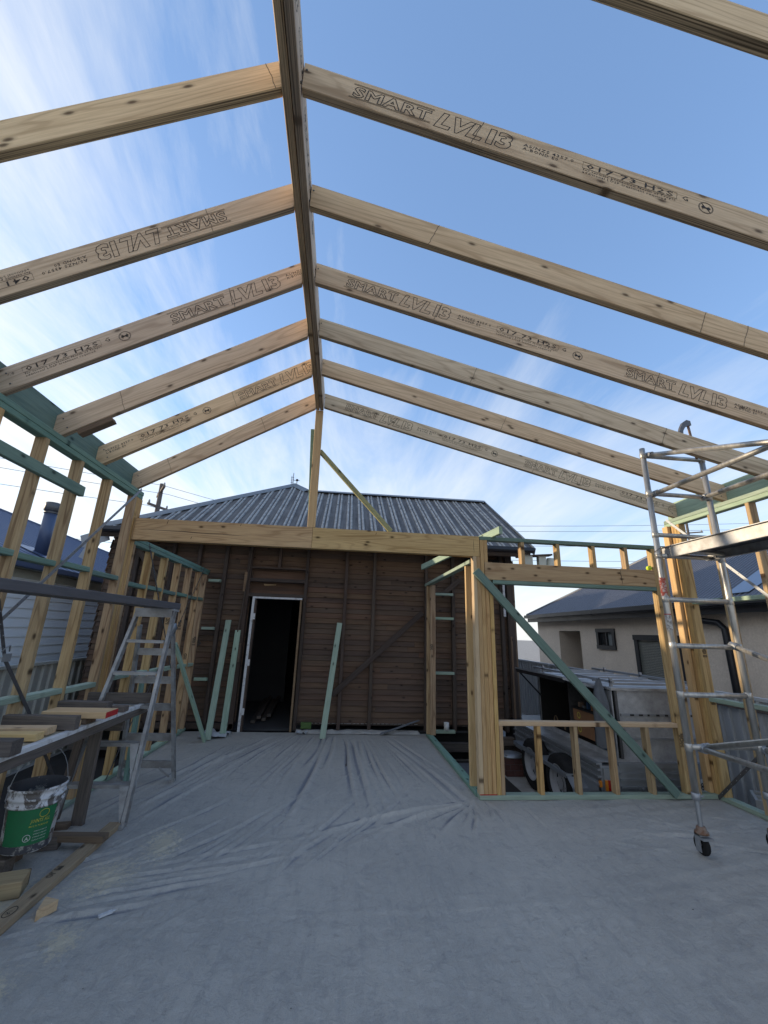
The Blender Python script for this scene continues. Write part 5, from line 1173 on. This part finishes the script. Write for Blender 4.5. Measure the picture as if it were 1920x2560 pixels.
m = MB(); m.add([lr(-5.45, 8.0), lr(-5.45, 8.6), lr(-5.98, 8.65), lr(-5.98, 7.95)], [(0, 1, 2, 3)]); m.v = [(a, b, c+.02) for a, b, c in m.v]; m.build('flue_flashing', plain('blue_flashing', (.10, .14, .24), .35, .3), fo)

# ---------------------------------------------------------------- right neighbour
rn = empty('neighbour_house', (9, 10, -.45), 'sand rendered neighbouring house with a charcoal metal roof on the right', 'house')
def wx(y): return 7.20+.033*(y-8.2)
m = MB()
def wq(y0, y1, z0, z1, dx=0.0): m.add([(wx(y0)+dx, y0, z0), (wx(y1)+dx, y1, z0), (wx(y1)+dx, y1, z1), (wx(y0)+dx, y0, z1)], [(0, 1, 2, 3)])
# wall round the openings: doorway, small window, large shuttered window
D0, D1, DT = 12.49, 13.85, 1.82; W0, W1, WB, WT = 10.72, 11.56, 1.34, 1.885; S0, S1, SB, ST = 8.42, 9.93, .55, 1.73
wq(-2, S0, -.45, 2.3); wq(S0, S1, -.45, SB); wq(S0, S1, ST, 2.3); wq(S1, W0, -.45, 2.3); wq(W0, W1, -.45, WB); wq(W0, W1, WT, 2.3); wq(W1, D0, -.45, 2.3); wq(D0, D1, DT, 2.3); wq(D1, 15.5, -.45, 2.3)
m.add([(wx(15.5), 15.5, -.45), (15, 15.5, -.45), (15, 15.5, 2.3), (wx(15.5), 15.5, 2.3)], [(0, 1, 2, 3)])
for y_ in (D0, D1): m.add([(wx(y_), y_, -.45), (wx(y_)+1.2, y_, -.45), (wx(y_)+1.2, y_, DT), (wx(y_), y_, DT)], [(0, 1, 2, 3)])
m.build('wall', RENDERM, rn, origin=(7.2, 8.2, -.45))
m = MB(); m.add([(wx(D0)+1.2, D0, -.45), (wx(D1)+1.2, D1, -.45), (wx(D1)+1.2, D1, DT), (wx(D0)+1.2, D0, DT)], [(0, 1, 2, 3)]); m.add([(wx(D0), D0, DT), (wx(D1), D1, DT), (wx(D1)+1.2, D1, DT), (wx(D0)+1.2, D0, DT)], [(0, 1, 2, 3)]); m.build('porch_recess', DOORD, rn)
m = MB(); m.lathe([(0, 0), (.08, .0), (.09, .03), (0, .05)], (wx(13)+.5, 13.1, DT-.06), 12); m.build('porch_light', PLATEW, rn)
def frame(y0, y1, z0, z1, t, nm='window'):
    m = MB()
    for a in ((y0, y1, z0, z0+t), (y0, y1, z1-t, z1), (y0, y0+t, z0+t, z1-t), (y1-t, y1, z0+t, z1-t)):
        x_ = wx((a[0]+a[1])/2); m.box((x_-.05, a[0], a[2]), (x_+.06, a[1], a[3]))
    return m.build(nm, DKMET, rn)
wo = frame(W0, W1, WB, WT, .10)
m = MB(); m.box((wx(11.1)+.03, W0+.1, WB+.1), (wx(11.1)+.04, W1-.1, WT-.1)); m.build('pane', GLASS, wo)
m = MB(); m.box((wx(11.1)-.01, 11.12, WB+.1), (wx(11.1)+.03, 11.16, WT-.1)); m.build('mullion', DKMET, wo)
m = MB(); m.box((wx(11.1)+.028, W0+.12, WB+.1), (wx(11.1)+.0295, 11.1, WT-.1)); m.build('blind', plain('pale_blind', (.2, .22, .22), .8), wo)
so = frame(S0, S1, SB, ST, .12)
z = SB+.12
while z < ST-.12:
    x_ = wx((S0+S1)/2); m = MB(); m.add([(x_+.01, S0+.12, z), (x_+.01, S1-.12, z), (x_+.0, S1-.12, z+.02), (x_+.0, S0+.12, z+.02), (x_+.01, S1-.12, z+.034), (x_+.01, S0+.12, z+.034)], [(0, 1, 2, 3), (3, 2, 4, 5)], 0, True); m.build('shutter_slat', plain('shutter_paint', (.125, .13, .11), .6) if 'shutter_paint' not in MATS else MATS['shutter_paint'], so); z += .036
# roof
def rr_(x, y): return (x, y, 2.36+.62*(x-6.85-.033*(y-8.2)))
def xtop(y):
    if y > 12.62: return 6.9+(15.8-y)*1.0
    return 10.08
yy = 5.6
while yy < 15.7:
    y2 = min(yy+.8, 15.75); m = MB(); cols = []
    for s in range(8):
        y_ = yy+s*.1
        if y_ > y2: break
        cols += [(y_, 0), (y_+.012, .022), (y_+.03, .022), (y_+.042, 0)]
    cols.append((y2, 0)); cols = [c for c in cols if c[0] <= y2]
    ex = [6.84+.033*(q-8.2) for q, h in cols]
    m.add([(e, q, rr_(e, q)[2]+h) for (q, h), e in zip(cols, ex)]+[(max(xtop(q), e+.02), q, rr_(max(xtop(q), e+.02), q)[2]+h) for (q, h), e in zip(cols, ex)], [(i, i+1, len(cols)+i+1, len(cols)+i) for i in range(len(cols)-1)])
    m.build('roof_sheet', NRROOF, rn); yy = y2
m = MB(); m.add([rr_(10.08, 5.6), rr_(10.08, 12.62), (13.5, 12.62, 3.0), (13.5, 5.6, 3.0)], [(0, 1, 2, 3)]); m.add([rr_(10.08, 12.62), (7.1, 15.7, 2.36), (13.5, 15.7, 2.36), (13.5, 12.62, 3.0)], [(0, 1, 2, 3)]); m.build('roof_slope', NRROOF, rn)
m = MB(); m.tube([rr_(7.12, 15.68), rr_(10.08, 12.62), rr_(10.08, 5.6)], .06, 6); m.build('ridge_cap', NRROOF, rn)
m = MB()
for y0, y1 in ((5.6, 11.0), (11.02, 15.7)):
    a, b = 6.78+.033*(y0-8.2), 6.78+.033*(y1-8.2); m.add([(a-.02, y0, 2.26), (b-.02, y1, 2.26), (b-.02, y1, 2.37), (a-.02, y0, 2.37), (a+.1, y0, 2.26), (b+.1, y1, 2.26)], [(0, 1, 2, 3), (0, 4, 5, 1)])
m.build('gutter', DKMET, rn)
m = MB(); a, b = 6.90+.033*(5.6-8.2), 6.90+.033*(15.7-8.2); m.add([(a, 5.6, 2.12), (b, 15.7, 2.12), (b, 15.7, 2.26), (a, 5.6, 2.26), (wx(5.6)+.01, 5.6, 2.14), (wx(15.7)+.01, 15.7, 2.14)], [(0, 1, 2, 3), (0, 4, 5, 1)]); m.build('fascia', DKMET, rn)
m = MB(); m.tube([(6.9, 7.85, 2.28), (6.9, 7.85, 2.12), (7.0, 7.7, 2.02), (7.08, 7.35, 1.97), (7.1, 7.25, 1.86), (7.1, 7.25, -.4)], .06, 12); m.build('downpipe', DKMET, rn)
# metal flashing panel and wing at the near end
m = MB(); m.add([rr_(6.9, 6.9), rr_(6.9, 6.45), rr_(9.2, 6.2), rr_(9.2, 6.9)], [(0, 1, 2, 3)]); m.v = [(a, b, c+.04) for a, b, c in m.v]; m.build('valley_flashing', plain('pale_blue_flashing', (.25, .3, .38), .35, .4), rn)
m = MB(); m.add([(6.85, 6.3, 2.38), (6.85, 2.0, 2.38), (10, 2.0, 4.3), (10, 6.3, 4.3)], [(0, 1, 2, 3)]); m.build('wing_roof', NRROOF, rn)

# ---------------------------------------------------------------- poles and wires
def pole_thing(x, y, z1, label, arms):
    p = empty('power_pole', (x, y, -.45), label, 'power pole')
    m = MB(); m.tube([(x, y, -.45), (x, y, z1)], [.17, .12], 10); m.build('pole', GREYW, p)
    for (zz3, dx, dy, L, t) in arms:
        m = MB(); m.bar((x-L*dx, y-L*dy, zz3-L*t), (x+L*dx, y+L*dy, zz3+L*t), .12, .12, (0, 0, 1)); m.build('crossarm', GREYW, p)
        m = MB()
        for s in (-.9, .9): m = MB(); m.lathe([(.03, .06), (.06, .1), (.05, .2), (.02, .26), (0, .26)], (x+s*L*dx, y+s*L*dy, zz3+s*L*t), 8); m.build('insulator', CONC, p)
    return p
s_ = .8
pole_thing(-13.6*s_, 30*s_, 1.62+(11.5-1.62)*s_, 'weathered power pole with two crossarms left of the old roof', [(1.62+(10.9-1.62)*s_, .5, -.86, 1.25, .0), (1.62+(9.75-1.62)*s_, .4, .92, .7, .0)])
pole_thing(37.0, 40.0, 14.2, 'distant power pole with a crossarm seen behind the right corner studs', [(12.9, .8, -.6, 1.3, 0)])
def wire(pts, label, r=.012):
    q = []
    for a, b in zip(pts, pts[1:]):
        for i in range(9):
            t = i/8; q.append((a[0]+(b[0]-a[0])*t, a[1]+(b[1]-a[1])*t, a[2]+(b[2]-a[2])*t-.35*4*t*(1-t)))
    m = MB(); m.tube(q, r, 4); m.build('overhead_wire', STEELD, None, label, 'wire', 'overhead power wires')
px_, py_ = -10.88, 24
wire([(-34, 10, 9.3), (px_, py_, 9.45), (6, 34, 8.9)], 'highest overhead wire passing the left power pole')
wire([(-34, 10.6, 9.0), (px_+.3, py_+.3, 9.0), (6, 34, 8.2)], 'second overhead wire at the left pole, just below the highest')
wire([(-34, 9, 7.9), (px_-.4, py_-.5, 8.05), (6, 33, 6.9)], 'overhead wire on the lower crossarm of the left pole')
wire([(-34, 9, 5.9), (-9, 26, 6.0)], 'low overhead wire behind the left studs above the blue roof')
wire([(-34, 9, 4.9), (-9, 26, 4.7)], 'lowest overhead wire behind the left studs')
def far(lab, z0, z1, x0=8, x1=60): wire([(x0, 45, z0), (x1, 45, z1)], lab, .02)
far('topmost long wire right of the old roof', 13.4, 16.9); far('second long wire right of the old roof', 12.8, 16.1); far('third long wire right of the old roof', 11.2, 14.0)
for i, (a, b) in enumerate(((9.6, 12.0), (8.9, 11.2), (8.5, 10.8), (8.1, 10.3))): far(('uppermost', 'second', 'third', 'lowest')[i]+' of the close wires seen between the short studs over the lintel', a, b)
